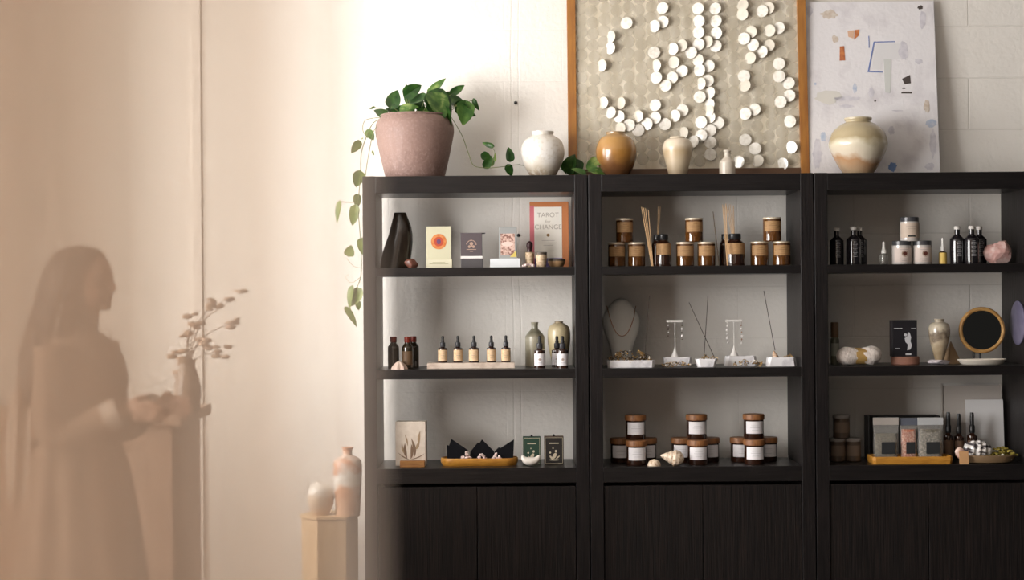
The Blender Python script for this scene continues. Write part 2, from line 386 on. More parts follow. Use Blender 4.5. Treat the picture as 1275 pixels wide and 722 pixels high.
# ------------------------------------------------------------------ wall art
def art_shells():
    y0 = 0.320
    x0 = WX(707, 120, y0 + 0.03); x1 = WX(1006, 120, y0 + 0.03); w = x1 - x0; h = 1.16
    t = thing('shell_artwork', 'large wooden framed artwork of pale translucent shell discs leaning on the wall', 'wall art', (x0, y0, Z_TOP))
    t.rotation_euler = (-0.083, 0, 0)
    wm = mat('golden_brown_frame_wood', (0.36, 0.155, 0.032), 0.4, noise=(12, (0.24, 0.09, 0.02), (4, 4, 0.6), 0.35, 0.7), coat=0.15)
    fw = 0.040; d = 0.032
    dk = mat('dark_frame_wood', (0.10, 0.05, 0.025), 0.5)
    box('frame_rail', 0, fw, 0, d, 0, h, wm, t); box('frame_rail', w - fw, w, 0, d, 0, h, wm, t)
    box('frame_rail', fw, w - fw, 0, d, 0, 0.05, dk, t); box('frame_rail', fw, w - fw, 0, d, h - fw, h, wm, t)
    bk = mat('pearly_beige_backing', (0.54, 0.48, 0.37), 0.5, noise=(9, (0.68, 0.63, 0.53), (3, 1, 0.6), 0.35, 0.7), bump=(20, 0.5, (5, 1, 0.8)))
    box('backing', fw, w - fw, 0.016, 0.028, 0.05, h - fw, bk, t, bevel=0)
    # bright discs measured from a 1005x722 view (scale 3.14)
    A = [(255,80,22),(190,180,13),(192,135,12),(157,250,11),(162,398,12),(230,400,11),(190,437,16),(222,452,20),(227,500,18),(262,487,22),(298,507,24),(298,452,12),(332,482,20),(365,458,20),(403,483,22),
     (397,20,20),(398,75,20),(365,92,16),(362,198,23),(370,250,11),(370,298,20),(365,408,20),(440,237,18),(472,272,20),(433,298,20),(407,330,20),(437,183,16),(472,170,18),(472,428,22),(443,450,14),
     (537,22,20),(540,72,19),(538,118,20),(538,165,20),(508,198,20),(535,228,18),(540,268,19),(573,155,15),(605,22,20),(607,72,19),(608,120,19),(605,172,21),(577,252,20),(573,310,22),(545,322,10),(540,375,22),(580,358,13),(578,405,13),(580,455,14),(545,475,20),(612,478,21),(580,507,22),(545,528,20),(580,555,22),(580,603,23),(513,552,16),
     (717,142,20),(752,167,20),(745,115,18),(790,32,20),(815,20,18),(855,100,19),(818,110,18),(787,195,16),(815,170,18),(713,8,18),(712,45,18),(715,292,22),(718,330,18),(853,243,22),(853,293,22),(890,320,21),(892,370,20),(857,395,21),(893,472,20),(755,425,20),(718,442,20),(717,545,24),(755,580,22),(765,628,17),(690,632,18),(862,640,14),(740,220,18),(897,575,16),(575,430,10),(475,518,10)]
    br = mat('painted_sheen_shell', (0.76, 0.73, 0.67), 0.25, coat=0.5, noise=(60, (0.60, 0.56, 0.48), (1, 1, 1), 0.45, 0.7))  # window sheen on the discs is put into these two paler shell colours
    b2 = mat('painted_faint_sheen_shell', (0.62, 0.57, 0.48), 0.3, coat=0.5, noise=(30, (0.52, 0.48, 0.40), (1, 1, 1), 0.45, 0.7))
    b3 = mat('dull_pearl_shell', (0.58, 0.52, 0.41), 0.5, coat=0.05, noise=(9, (0.70, 0.65, 0.55), (3, 1, 0.6), 0.35, 0.7), alpha=.25)
    rnd = random.Random(3)
    def disc_bm(bm, cx, cz, r, tilt, y):
        T = Matrix.Translation((cx, y, cz)) @ Matrix.Rotation(tilt, 4, 'Z') @ Matrix.Rotation(rnd.uniform(-.06, .12), 4, 'X')
        n = 18; f = [T @ Vector((r * math.cos(2 * PI * i / n), -0.0008, r * math.sin(2 * PI * i / n))) for i in range(n)]
        g = [T @ Vector((r * math.cos(2 * PI * i / n), 0.0008, r * math.sin(2 * PI * i / n))) for i in range(n)]
        c = bm.verts.new(T @ Vector((0, -0.0022, 0)))
        fv = [bm.verts.new(p) for p in f]; gv = [bm.verts.new(p) for p in g]
        for i in range(n):
            bm.faces.new((fv[i], fv[(i + 1) % n], c)); bm.faces.new((fv[i], gv[i], gv[(i + 1) % n], fv[(i + 1) % n]))
        bm.faces.new(gv)
    used = []
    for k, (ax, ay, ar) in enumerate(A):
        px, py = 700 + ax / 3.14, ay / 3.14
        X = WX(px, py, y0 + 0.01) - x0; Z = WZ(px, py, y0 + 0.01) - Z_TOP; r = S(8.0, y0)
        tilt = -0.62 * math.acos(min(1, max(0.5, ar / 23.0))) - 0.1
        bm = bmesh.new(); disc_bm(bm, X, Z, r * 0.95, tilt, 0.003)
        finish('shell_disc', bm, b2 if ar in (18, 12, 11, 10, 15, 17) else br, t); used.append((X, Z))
    bm = bmesh.new()
    nx = 19; pit = (w - 2 * fw) / nx
    for i in range(nx):
        z = 0.085 + rnd.uniform(0, 0.03)
        while z < h - 0.07:
            X = fw + (i + 0.5) * pit + rnd.uniform(-.007, .007)
            disc_bm(bm, X, z, 0.0285, rnd.uniform(-0.10, 0.10), 0.0130); z += 0.0545
    o = finish('shell_backdrop', bm, b3, t); o['kind'] = 'stuff'
art_shells()

def art_canvas():
    y0 = 0.325
    x0 = WX(1006.5, 120, y0 + 0.02); x1 = WX(1169, 120, y0 + 0.02); w = x1 - x0
    h = WZ(1085, 0.5, y0 + 0.02) - Z_TOP + 0.014
    t = thing('painting', 'unframed abstract painting, off-white with small blue and orange marks', 'painting', (x0, y0, Z_TOP))
    t.rotation_euler = (-0.108, 0, 0)
    cm = mat('canvas_paint', (0.72, 0.70, 0.715), 0.6, noise=(7, (0.52, 0.49, 0.52), (1, 1, 1), 0.52, 0.8), bump=(60, 0.4, (1, 1, 1)))
    box('canvas', 0, w, 0, 0.028, 0, h, cm, t, bevel=0.003)
    def P(ax, ay):   # view coordinates, scale 3.14, origin 980,0
        px, py = 980 + ax / 3.14, ay / 3.14
        return (WX(px, py, y0) - x0, WZ(px, py, y0) - Z_TOP)
    rnd = random.Random(5)
    def blob(pts, m, name='paint_mark', y=-0.0012):
        prism(name, [P(*p) for p in pts], y, 0.002, m, t)
    def patch(cx, cy, rx, ry, m, name='paint_smudge', y=-0.0008):
        n = 22; blob([(cx + rx * math.cos(2 * PI * i / n) * rnd.uniform(.7, 1.1), cy + ry * math.sin(2 * PI * i / n) * rnd.uniform(.7, 1.1)) for i in range(n)], m, name, y)
    OR = mat('orange_paint', (0.55, 0.20, 0.07), 0.6, noise=(60, (0.40, 0.12, 0.05), (1, 1, 1), 0.4, 0.6))
    PO = mat('pale_orange_paint', (0.62, 0.40, 0.28), 0.6); BL = mat('blue_paint', (0.15, 0.20, 0.42), 0.6)
    PB = mat('pale_blue_paint', (0.40, 0.47, 0.60), 0.6, noise=(50, (0.55, 0.57, 0.64), (1, 1, 1), 0.4, 0.6)); LG = mat('pale_grey_green_paint', (0.56, 0.57, 0.55), 0.6)
    BK = mat('dark_brown_paint', (0.07, 0.055, 0.05), 0.6); GR = mat('lilac_grey_paint', (0.52, 0.50, 0.55), 0.6, noise=(40, (0.62, 0.60, 0.64), (1, 1, 1), 0.35, 0.6))
    TN = mat('tan_paint', (0.48, 0.38, 0.30), 0.6, noise=(40, (0.62, 0.56, 0.5), (1, 1, 1), 0.35, 0.6))
    IV = mat('ivory_paint', (0.63, 0.605, 0.56), 0.6)
    blob([(278, 103), (297, 101), (294, 125), (275, 143)], OR); blob([(218, 170), (235, 168), (238, 226), (216, 227)], OR)
    blob([(250, 107), (276, 104), (272, 138), (252, 130)], PO)
    blob([(352, 150), (436, 148), (436, 152), (356, 154), (332, 268), (385, 271), (385, 275), (325, 273)], BL)
    blob([(332, 127), (335, 127), (335, 175), (332, 175)], BL)
    blob([(362, 158), (470, 158), (462, 218), (385, 222), (378, 262), (340, 262)], mat('faint_grey_paint', (0.66, 0.65, 0.66), 0.6), y=-0.0006)
    blob([(390, 222), (420, 220), (412, 356), (392, 355)], LG)
    patch(468, 190, 20, 40, GR); blob([(460, 300), (492, 284), (494, 318), (470, 322)], BK); blob([(456, 352), (498, 352), (498, 359), (456, 359)], BK)
    patch(352, 388, 5, 5, BK); patch(466, 338, 9, 3, BK)
    patch(273, 338, 9, 20, PB); patch(145, 530, 13, 22, PB); patch(414, 652, 17, 20, mat('mid_blue_paint', (0.16, 0.26, 0.50), 0.6)); patch(570, 478, 22, 18, PB)
    patch(413, 507, 14, 18, GR); patch(338, 355, 12, 24, GR); patch(555, 410, 14, 28, TN); patch(200, 140, 14, 18, TN); patch(180, 40, 36, 20, TN)
    patch(165, 372, 55, 32, IV); patch(118, 320, 5, 6, PB); patch(528, 230, 16, 12, GR); patch(548, 60, 14, 40, GR); patch(575, 560, 14, 60, GR); patch(120, 600, 20, 60, GR); patch(100, 25, 16, 25, GR); patch(540, 12, 12, 9, BK); patch(240, 410, 30, 8, GR); patch(440, 428, 26, 3, GR); patch(560, 650, 20, 18, GR); patch(240, 380, 60, 10, PB if False else GR)
art_canvas()

# ------------------------------------------------------------------ ceramics on top of the bookcases
def vase(label, cat, px, wpx, top, base, y, Zb, prof, m, name='vase', neck_open=True, group=None, n=40):
    """prof: (half width fraction, height fraction) from base to lip"""
    w = S(wpx, y); h = WZ(px, top, y) - Zb
    p = smooth_prof([(r * w / 2, z * h) for r, z in prof])
    lip_r = p[-1][0]
    p += [(lip_r * 0.93, h * 1.0), (lip_r * 0.85, h * 0.985), (lip_r * 0.80, h * 0.90), (lip_r * 0.85, h * 0.80)]
    bm = bmesh.new(); lathe_bm(bm, p, n, cap1=True)
    o = finish(name, bm, m); o.location = (WX(px, (top + base) / 2, y), y, Zb)
    tag(o, label, cat, group); return o
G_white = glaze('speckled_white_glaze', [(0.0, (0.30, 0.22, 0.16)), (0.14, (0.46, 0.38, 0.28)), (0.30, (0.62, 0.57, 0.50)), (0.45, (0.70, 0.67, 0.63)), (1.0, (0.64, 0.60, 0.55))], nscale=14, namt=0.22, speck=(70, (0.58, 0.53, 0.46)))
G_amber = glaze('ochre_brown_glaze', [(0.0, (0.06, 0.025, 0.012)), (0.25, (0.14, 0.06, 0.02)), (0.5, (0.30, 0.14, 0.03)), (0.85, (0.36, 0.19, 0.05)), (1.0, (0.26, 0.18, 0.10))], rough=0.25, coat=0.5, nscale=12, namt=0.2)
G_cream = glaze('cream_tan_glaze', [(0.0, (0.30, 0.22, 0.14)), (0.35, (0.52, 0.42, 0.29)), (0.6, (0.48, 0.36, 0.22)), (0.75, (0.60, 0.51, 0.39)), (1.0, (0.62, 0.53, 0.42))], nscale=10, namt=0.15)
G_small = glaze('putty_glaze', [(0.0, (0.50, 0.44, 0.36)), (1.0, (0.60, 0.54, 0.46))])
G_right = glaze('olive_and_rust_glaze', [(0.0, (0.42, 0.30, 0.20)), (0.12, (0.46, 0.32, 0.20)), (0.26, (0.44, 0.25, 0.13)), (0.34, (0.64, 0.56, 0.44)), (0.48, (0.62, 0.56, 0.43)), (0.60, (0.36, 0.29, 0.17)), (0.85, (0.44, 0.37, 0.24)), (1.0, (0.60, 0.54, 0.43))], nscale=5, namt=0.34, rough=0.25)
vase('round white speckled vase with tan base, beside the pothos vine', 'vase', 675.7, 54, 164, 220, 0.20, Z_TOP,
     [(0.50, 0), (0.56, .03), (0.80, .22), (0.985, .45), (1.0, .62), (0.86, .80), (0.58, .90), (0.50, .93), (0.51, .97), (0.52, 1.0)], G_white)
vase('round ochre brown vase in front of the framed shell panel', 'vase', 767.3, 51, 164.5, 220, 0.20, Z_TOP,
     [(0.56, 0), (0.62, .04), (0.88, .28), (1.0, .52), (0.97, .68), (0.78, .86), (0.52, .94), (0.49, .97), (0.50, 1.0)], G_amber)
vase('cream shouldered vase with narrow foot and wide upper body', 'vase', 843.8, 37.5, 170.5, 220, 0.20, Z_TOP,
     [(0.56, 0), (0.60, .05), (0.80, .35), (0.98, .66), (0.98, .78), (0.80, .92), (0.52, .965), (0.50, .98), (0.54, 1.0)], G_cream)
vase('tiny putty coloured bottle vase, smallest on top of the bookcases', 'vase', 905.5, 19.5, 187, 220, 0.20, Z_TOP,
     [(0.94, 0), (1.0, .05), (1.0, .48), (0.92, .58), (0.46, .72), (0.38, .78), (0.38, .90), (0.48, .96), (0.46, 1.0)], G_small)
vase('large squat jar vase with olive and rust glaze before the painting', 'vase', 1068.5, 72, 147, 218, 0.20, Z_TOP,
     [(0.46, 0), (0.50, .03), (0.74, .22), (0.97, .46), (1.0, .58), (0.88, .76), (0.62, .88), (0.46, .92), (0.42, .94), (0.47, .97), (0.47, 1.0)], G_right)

# ------------------------------------------------------------------ potted pothos
def leaf_mesh(bm, T, L, Wd, fold=0.25, curl=0.25, split=False):
    """heart shaped leaf; base at origin, tip along +x, normal +z"""
    n = 9; rows = []
    for i in range(n + 1):
        t = i / n
        if t < 0.28: w = math.sin((t / 0.28) * PI / 2) ** 0.6
        else: w = math.cos(((t - 0.28) / 0.72) * PI / 2) ** 0.85
        w = max(w, 0.02) * Wd / 2
        x = (t) * L; xb = x - (0.13 * L * (1 - t) if t < 0.4 else 0)
        z = -curl * L * t * t
        row = []
        for s in (-1, -0.55, 0, 0.55, 1):
            xx = x + (xb - x) * abs(s)
            row.append(bm.verts.new(T @ Vector((xx, s * w, z + fold * abs(s) * w))))
        rows.append(row)
    for a, b in zip(rows, rows[1:]):
        for j in range(4): bm.faces.new((a[j], a[j + 1], b[j + 1], b[j]))
def leaf_material(name, c1, c2, c3):
    m = bpy.data.materials.new(name); m.use_nodes = True
    nt = m.node_tree; b = nt.nodes['Principled BSDF']; L = nt.links.new
    b.inputs['Roughness'].default_value = 0.35
    tc = nt.nodes.new('ShaderNodeTexCoord'); nz = nt.nodes.new('ShaderNodeTexNoise'); nz.inputs['Scale'].default_value = 28; nz.inputs['Detail'].default_value = 4
    rp = nt.nodes.new('ShaderNodeValToRGB'); cr = rp.color_ramp; cr.elements.new(0.5)
    for e, p, c in zip(cr.elements, (0.38, 0.55, 0.72), (c1, c2, c3)): e.position = p; e.color = (*c, 1)
    L(tc.outputs['Object'], nz.inputs['Vector']); L(nz.outputs['Fac'], rp.inputs['Fac']); L(rp.outputs['Color'], b.inputs['Base Color'])
    tr = nt.nodes.new('ShaderNodeBsdfTranslucent'); L(rp.outputs['Color'], tr.inputs['Color'])
    ms = nt.nodes.new('ShaderNodeMixShader'); ms.inputs[0].default_value = 0.3
    L(b.outputs[0], ms.inputs[1]); L(tr.outputs[0], ms.inputs[2]); L(ms.outputs[0], nt.nodes['Material Output'].inputs['Surface'])
    return m
LEAF = leaf_material('dark_pothos_leaf', (0.012, 0.045, 0.008), (0.028, 0.085, 0.014), (0.07, 0.15, 0.03))
LEAF2 = leaf_material('light_pothos_leaf', (0.035, 0.10, 0.016), (0.08, 0.17, 0.03), (0.26, 0.34, 0.10))
LEAF3 = leaf_material('yellow_green_leaf', (0.11, 0.17, 0.03), (0.17, 0.23, 0.05), (0.27, 0.31, 0.09))
STEM = mat('pothos_stem', (0.14, 0.16, 0.05), 0.5)
def pothos():
    y = 0.20; px = 516.5
    w = S(98, y); h = WZ(px, 143.5, y) - Z_TOP; X0 = WX(px, 180, y)
    t = thing('potted_pothos', 'pothos with trailing vines in a large dusty pink clay pot', 'potted plant', (X0, y, Z_TOP))
    pm = glaze('dusty_pink_clay', [(0, (0.17, 0.10, 0.082)), (0.5, (0.225, 0.14, 0.115)), (1, (0.20, 0.125, 0.105))], rough=0.7, coat=0.05, nscale=25, namt=0.4, bump=0.6, speck=(95, (0.245, 0.16, 0.135)))
    prof = [(0.72, 0), (0.75, .03), (0.86, .30), (0.97, .62), (1.0, .76), (0.97, .87), (0.89, .945), (0.855, .97), (0.875, .985), (0.865, 1.0)]
    p = smooth_prof([(a * w / 2, b * h) for a, b in prof]) + [(0.82 * w / 2, h), (0.80 * w / 2, h * 0.96), (0.84 * w / 2, h * 0.80)]
    lathe('pot', p, pm, t, 48)
    lathe('soil', [(0.80 * w / 2, h * 0.82), (0.80 * w / 2, h * 0.88), (0.3 * w / 2, h * 0.90)], mat('dark_soil', (0.03, 0.02, 0.014), 0.9, bump=(60, 1, (1, 1, 1))), t, 32)
    rnd = random.Random(11)
    def Lp(x, yy, dy):  # photo point -> local
        return Vector((WX(x, yy, y + dy) - X0, dy, WZ(x, yy, y + dy) - Z_TOP))
    def put_leaf(x, yy, ang, size, dy=0.0, wid=0.8, m=LEAF, roll=None, pitch=None, root=None):
        """ang: direction of the tip in the picture (degrees, 0 right, 90 up)"""
        b = Lp(x, yy, dy); L = S(size * (.86 if yy < 150 else 1), y)
        roll = rnd.uniform(-0.85, 0.85) if roll is None else roll; pitch = rnd.uniform(-0.4, 0.4) if pitch is None else pitch
        # leaf local x -> direction in xz plane, normal faces the viewer (-y)
        T = Matrix.Translation(b) @ Matrix.Rotation(-R(ang), 4, 'Y') @ Matrix.Rotation(PI / 2 + roll, 4, 'X') @ Matrix.Rotation(pitch, 4, 'Y')
        bm = bmesh.new(); leaf_mesh(bm, T, L, L * wid, fold=rnd.uniform(0.15, 0.4), curl=rnd.uniform(0.05, 0.25))
        finish('leaf', bm, m, t)
        if root is not None:
            r0 = Lp(*root); mid = (r0 + b) / 2 + Vector((0, 0, 0.012))
            tube('stem', spline([r0, mid, b], 4), 0.0016, STEM, t, 6)
    rt = (515, 150, 0.0)
    # crown
    for a in [(505, 119, 35, 28, -.02, .75, LEAF), (487, 133, 70, 27, -.03, .8, LEAF), (492, 139, 10, 34, .02, .45, LEAF), (536, 118, 60, 34, .0, .55, LEAF2), (530, 122, 175, 30, -.04, .75, LEAF),
              (540, 118, -80, 42, -.06, .85, LEAF2), (536, 117, -50, 44, -.04, .9, LEAF), (548, 115, -110, 38, .01, .8, LEAF), (562, 117, 35, 24, 0, .5, LEAF), (572, 130, -60, 30, -.03, .9, LEAF),
              (580, 128, -100, 34, -.05, .8, LEAF2), (590, 124, -65, 18, 0, .45, LEAF), (568, 130, -20, 26, .03, .8, LEAF), (500, 145, 150, 26, -.02, .8, LEAF), (512, 143, 95, 30, .04, .8, LEAF),
              (500, 140, 20, 26, -.05, .8, LEAF2), (524, 135, 100, 26, .02, .8, LEAF), (530, 142, -10, 30, -.05, .8, LEAF2), (548, 140, -70, 28, -.08, .75, LEAF2), (482, 142, 165, 20, -.02, .8, LEAF),
              (555, 135, -95, 30, -.07, .8, LEAF), (516, 128, 130, 24, .05, .8, LEAF), (560, 125, 0, 30, .05, .8, LEAF), (508, 120, 100, 18, .0, .6, LEAF), (534, 130, -35, 34, -.07, .8, LEAF),
              (492, 146, 60, 20, .05, .8, LEAF), (521, 148, 60, 22, -.06, .8, LEAF), (545, 128, 30, 26, .04, .8, LEAF)]:
        put_leaf(*a, root=(515 + (a[0] - 515) * 0.4, 150, a[4] * 0.4))
    # vine falling on the left
    main = [Lp(480, 146, -.02), Lp(466, 152, -.03), Lp(458, 166, -.03), Lp(450, 190, -.02), Lp(449, 216, -.03), Lp(447, 240, -.05), Lp(446, 262, -.06), Lp(449, 300, -.07), Lp(450, 335, -.08), Lp(447, 352, -.1), Lp(440, 365, -.1)]
    tube('stem', spline(main, 5), 0.0021, STEM, t, 6)
    tube('stem', spline([Lp(478, 148, -.05), Lp(466, 162, -.06), Lp(461, 182, -.05), Lp(457, 204, -.05), Lp(455, 219, -.04)], 5), 0.0018, STEM, t, 6)
    tube('stem', spline([Lp(475, 146, 0), Lp(460, 148, 0), Lp(453, 152, 0), Lp(452, 163, 0), Lp(458, 172, -.01)], 5), 0.0016, STEM, t, 6)
    tube('stem', spline([Lp(476, 144, 0), Lp(468, 134, 0), Lp(463, 133, -.01)], 5), 0.0013, STEM, t, 6)
    for a in [(459, 162, -80, 15, -.03, .8), (452, 172, -150, 3, -.03, .7), (446, 176, -100, 18, -.03, .8), (447, 214, -95, 20, -.04, .8), (444, 243, -80, 16, -.05, .7), (443, 257, -105, 26, -.06, .5), (423, 252, -92, 26, -.06, .38),
              (450, 298, -85, 20, -.07, .6), (434, 318, 75, 13, -.07, 1.0), (439, 358, -110, 28, -.10, .45), (431, 384, -65, 26, -.10, .35), (449, 362, -140, 28, -.11, .6), (446, 375, -90, 12, -.1, .6), (466, 133, -150, 8, -.01, .5), (464, 188, -80, 6, -.05, .5)]:
        put_leaf(*a, LEAF3 if a[1] > 170 else LEAF2)
    tube('stem', spline([Lp(446, 252, -.06), Lp(434, 252, -.06), Lp(424, 251, -.06)], 4), 0.0014, STEM, t, 6)
    tube('stem', spline([Lp(450, 334, -.08), Lp(440, 331, -.08), Lp(432, 322, -.07)], 4), 0.0012, STEM, t, 6)
    tube('stem', spline([Lp(450, 344, -.09), Lp(438, 352, -.09), Lp(430, 345, -.09), Lp(434, 342, -.09)], 4), 0.0012, STEM, t, 6)
    # vine running right along the top
    right = [Lp(562, 146, 0.0), Lp(575, 168, 0.0), Lp(583, 190, -.02), Lp(590, 206, -.04), Lp(606, 209, -.05), Lp(622, 208, -.05), Lp(645, 205, -.03), Lp(652, 206, 0.10), Lp(690, 210, 0.12), Lp(705, 212, 0.11), Lp(730, 214, 0.02), Lp(745, 210, -0.03)]
    tube('stem', spline(right, 5), 0.0017, STEM, t, 6)
    for a in [(614, 182, 165, 15, -.05, .45, LEAF), (600, 193, -20, 14, -.05, .8, LEAF), (604, 208, 60, 16, -.05, .7, LEAF), (613, 206, 85, 12, -.04, .7, LEAF2), (635, 200, 95, 17, -.05, .7, LEAF), (632, 206, -65, 15, -.05, .7, LEAF), (617, 200, 100, 10, -.05, .5, LEAF3),
              (708, 198, -60, 22, .08, .9, LEAF), (706, 214, 60, 24, .06, .85, LEAF), (718, 200, -100, 20, .06, .9, LEAF), (735, 212, 75, 22, .0, .6, LEAF2), (738, 213, -5, 30, -.02, .35, LEAF2), (728, 216, 160, 18, 0, .5, LEAF2), (741, 205, 20, 18, -.03, .4, LEAF3)]:
        put_leaf(*a)
    tube('stem', spline([Lp(612, 207, -.05), Lp(616, 190, -.05), Lp(612, 183, -.05)], 4), 0.0012, STEM, t, 6)
pothos()

# ------------------------------------------------------------------ reusable small goods
def amber_candle(label, px, py_top, h_px, w_px, y, Zb, group):
    t = thing('candle_jar', label, 'candle', (WX(px, py_top + h_px / 2, y), y, Zb), 0, group)
    r = S(w_px, y) / 2; h = S(h_px, y)
    lathe('jar', [(r * .9, 0), (r, h * .04), (r, h * .90), (r * .97, h * .92)], AMBER, t)
    lathe('lid', [(r * .97, h * .915), (r * 1.0, h * .925), (r * 1.0, h * .985), (r * .95, h)], CREAMLID, t)
    arc_shell('paper_label', r + .0008, h * .42, h * .84, 62, TANLABEL, t)
    arc_lines(r + .0012, [(h * .74, r * .5, .0015), (h * .66, r * .9, .001), (h * .50, r * .7, .001)], 0, mat('brown_ink', (0.16, 0.08, 0.03), .7), t)
    return t
def white_candle(label, px, py_top, h_px, w_px, y, Zb, group):
    t = thing('lidded_candle', label, 'candle', (WX(px, py_top + h_px / 2, y), y, Zb), 0, group)
    r = S(w_px, y) / 2; h = S(h_px, y)
    lathe('jar', [(r * .88, 0), (r * .93, h * .04), (r * .93, h * .78)], DKAMBER, t)
    lathe('lid', [(r * .97, h * .775), (r, h * .79), (r, h * .96), (r * .96, h)], WOODLID, t)
    arc_shell('paper_label', r * .93 + .0008, h * .22, h * .72, 54, WHITELABEL, t)
    arc_lines(r * .93 + .0012, [(h * .55, r * .7, .001), (h * .47, r * .9, .0012), (h * .36, r * .6, .001)], 0, mat('faint_grey_ink', (0.38, 0.36, 0.37), .7), t)
    return t
def dropper(name, label, cat, group, r, h, body, lab, cap=COLLAR, bulb=RUBBER, lab_frac=(.06, .48), body_frac=.58, loc=(0, 0, 0), emblem=None, spray=False):
    t = thing(name, label, cat, loc, 0, group)
    bf = body_frac
    lathe('bottle', smooth_prof([(r * .92, 0), (r, h * .02), (r, h * (bf - .10)), (r * .93, h * (bf - .045)), (r * .45, h * bf), (r * .40, h * (bf + .04))], 3), body, t, 24)
    c1 = bf + .03
    lathe('collar', [(r * .52, h * (c1 - .02)), (r * .55, h * c1), (r * .55, h * (c1 + .13)), (r * .40, h * (c1 + .15))], cap, t, 20)
    if spray:
        bm = bmesh.new(); lathe_bm(bm, [(r * .40, h * (c1 + .15)), (r * .42, h * .90), (r * .35, h)], 18)
        bbox(bm, -r * .2, r * .2, -r * .75, 0, h * .92, h * .97); finish('spray_head', bm, bulb, t)
    else:
        lathe('bulb', smooth_prof([(r * .33, h * (c1 + .145)), (r * .34, h * (c1 + .20)), (r * .27, h * .86), (r * .30, h * .93), (r * .24, h * .985), (r * .06, h)], 3), bulb, t, 18)
    if lab: arc_shell('paper_label', r + .0006, h * lab_frac[0], h * lab_frac[1], 66, lab, t)
    if lab and emblem != 'none':
        zm = h * (lab_frac[0] + lab_frac[1]) / 2
        arc_lines(r + .001, [(zm + h * .09, r * .6, .0009), (zm, r * .9, .0012), (zm - h * .1, r * .7, .0009)], 0, INK, t)
    return t
def cap_bottle(name, label, cat, group, r, h, body, capm, loc, neck=.45, capf=.17, lab=None, ll=None, bodyf=.62):
    t = thing(name, label, cat, loc, 0, group)
    lathe('bottle', smooth_prof([(r * .93, 0), (r, h * .02), (r, h * (bodyf)), (r * .90, h * (bodyf + .08)), (r * (neck + .04), h * (bodyf + .17)), (r * neck, h * (bodyf + .20)), (r * neck, h * (1 - capf + .02))], 3), body, t, 28)
    lathe('cap', [(r * (neck + .06), h * (1 - capf)), (r * (neck + .08), h * (1 - capf + .01)), (r * (neck + .08), h * .985), (r * neck, h)], capm, t, 24)
    if lab: arc_shell('paper_label', r + .0006, h * .10, h * .55, 60, lab, t)
    if ll: arc_lines(r + .0008, ll, 0, mat('pale_print', (0.45, 0.44, 0.45), .6), t, 'printed_lines')
    return t

def flat_box(name, label, cat, px0, px1, top, y, Zb, d, m, rot=0, bevel=.0012, group=None):
    """a boxed thing: returns Empty, width, height; local x centred, front face at y = -d/2"""
    w = S(px1 - px0, y); pc = (px0 + px1) / 2; h = WZ(pc, top, y) - Zb
    t = thing(name, label, cat, (WX(pc, top, y), y, Zb), rot, group)
    return t, w, h

YI = 0.13
# ======================= unit 1, top shelf
def sculpt_vase():
    y = 0.17; Zb = Z1
    L = [(333, 474, 509), (330, 473, 510), (322, 474.5, 511.5), (312, 477, 513), (302, 480.5, 514), (292, 484, 513.7), (282, 486.5, 512), (274, 488.5, 509), (269, 490, 507), (266, 490.5, 506), (264.8, 491, 505.5)]
    X0 = WX(494, 300, y); bm = bmesh.new(); rs = []
    for py, a, b in L:
        xa, xb = WX(a, py, y) - X0, WX(b, py, y) - X0; z = max(0, WZ(494, py, y) - Zb)
        rs.append(circ((xa + xb) / 2, 0, z if py < 333 else 0, (xb - xa) / 2, min((xb - xa) / 2, 0.052) * .9, 36))
    rs[0] = [(x, yy, 0) for x, yy, _ in rs[0]]; rs[1] = [(x, yy, 0.006) for x, yy, _ in rs[1]]
    zt = rs[-1][0][2]; cx = sum(p[0] for p in rs[-1]) / 36
    rs.append([(cx + (p[0] - cx) * .75, p[1] * .75, zt) for p in rs[-1]]); rs.append([(cx + (p[0] - cx) * .9, p[1] * .9, zt - .02) for p in rs[-1]])
    rings(bm, rs)
    o = finish('bronze_vase', bm, mat('dark_bronze_glaze', (0.022, 0.014, 0.009), 0.28, coat=.4, noise=(10, (0.06, 0.045, 0.03), (2, 2, 1), .5, .75)))
    o.location = (X0, y, Zb); tag(o, 'dark brown vase with a lopsided flared base at the shelf left end', 'vase')
sculpt_vase()
o = rock('brown_stone', S(9, .1), .022, S(7, .1), mat('red_brown_stone', (0.10, 0.035, 0.022), .35, noise=(30, (0.17, 0.07, 0.05), (1, 1, 1), .4, .6)), seed=4, sub=3, flat=False)
o.location = (WX(512, 328, .07), .07, Z1); tag(o, 'small reddish brown rounded stone beside the dark brown vase', 'stone')

def deck(label, p0, p1, top, split, m_card, m_base, b0=None, b1=None, d=.022, y=YI):
    t, w, h = flat_box('card_deck', label, 'card deck', p0, p1, top, y, Z1, d, m_card)
    hb = WZ((p0 + p1) / 2, split, y) - Z1
    x0 = -w / 2; b0 = p0 if b0 is None else b0; b1 = p1 if b1 is None else b1
    c = (p0 + p1) / 2
    xb0, xb1 = S(b0 - c, y), S(b1 - c, y)
    box('box_base', xb0, xb1, -.03, .03, 0, hb, m_base, t)
    box('box_front', -w / 2 + .0005, w / 2 - .0005, -d / 2 - .012, d / 2 - .012, hb, h, m_card, t)
    return t, w, h, hb, -d / 2 - .012
CREAMBOX = mat('pale_cream_card', (0.54, 0.51, 0.36), .6)
t, w, h, hb, yf = deck('cream card deck with a round orange sun emblem', 531, 562, 282, 323, CREAMBOX, mat('ivory_card', (0.62, 0.58, 0.43), .6), 530.5, 563)
zc = WZ(547, 301, YI) - Z1
prism('sun_emblem', disc_poly(0, zc, S(9.6, YI)), yf - .0012, yf, mat('orange_print', (0.50, 0.14, 0.03), .5, noise=(70, (0.58, 0.22, 0.07), (1, 1, 1), .4, .6)), t)
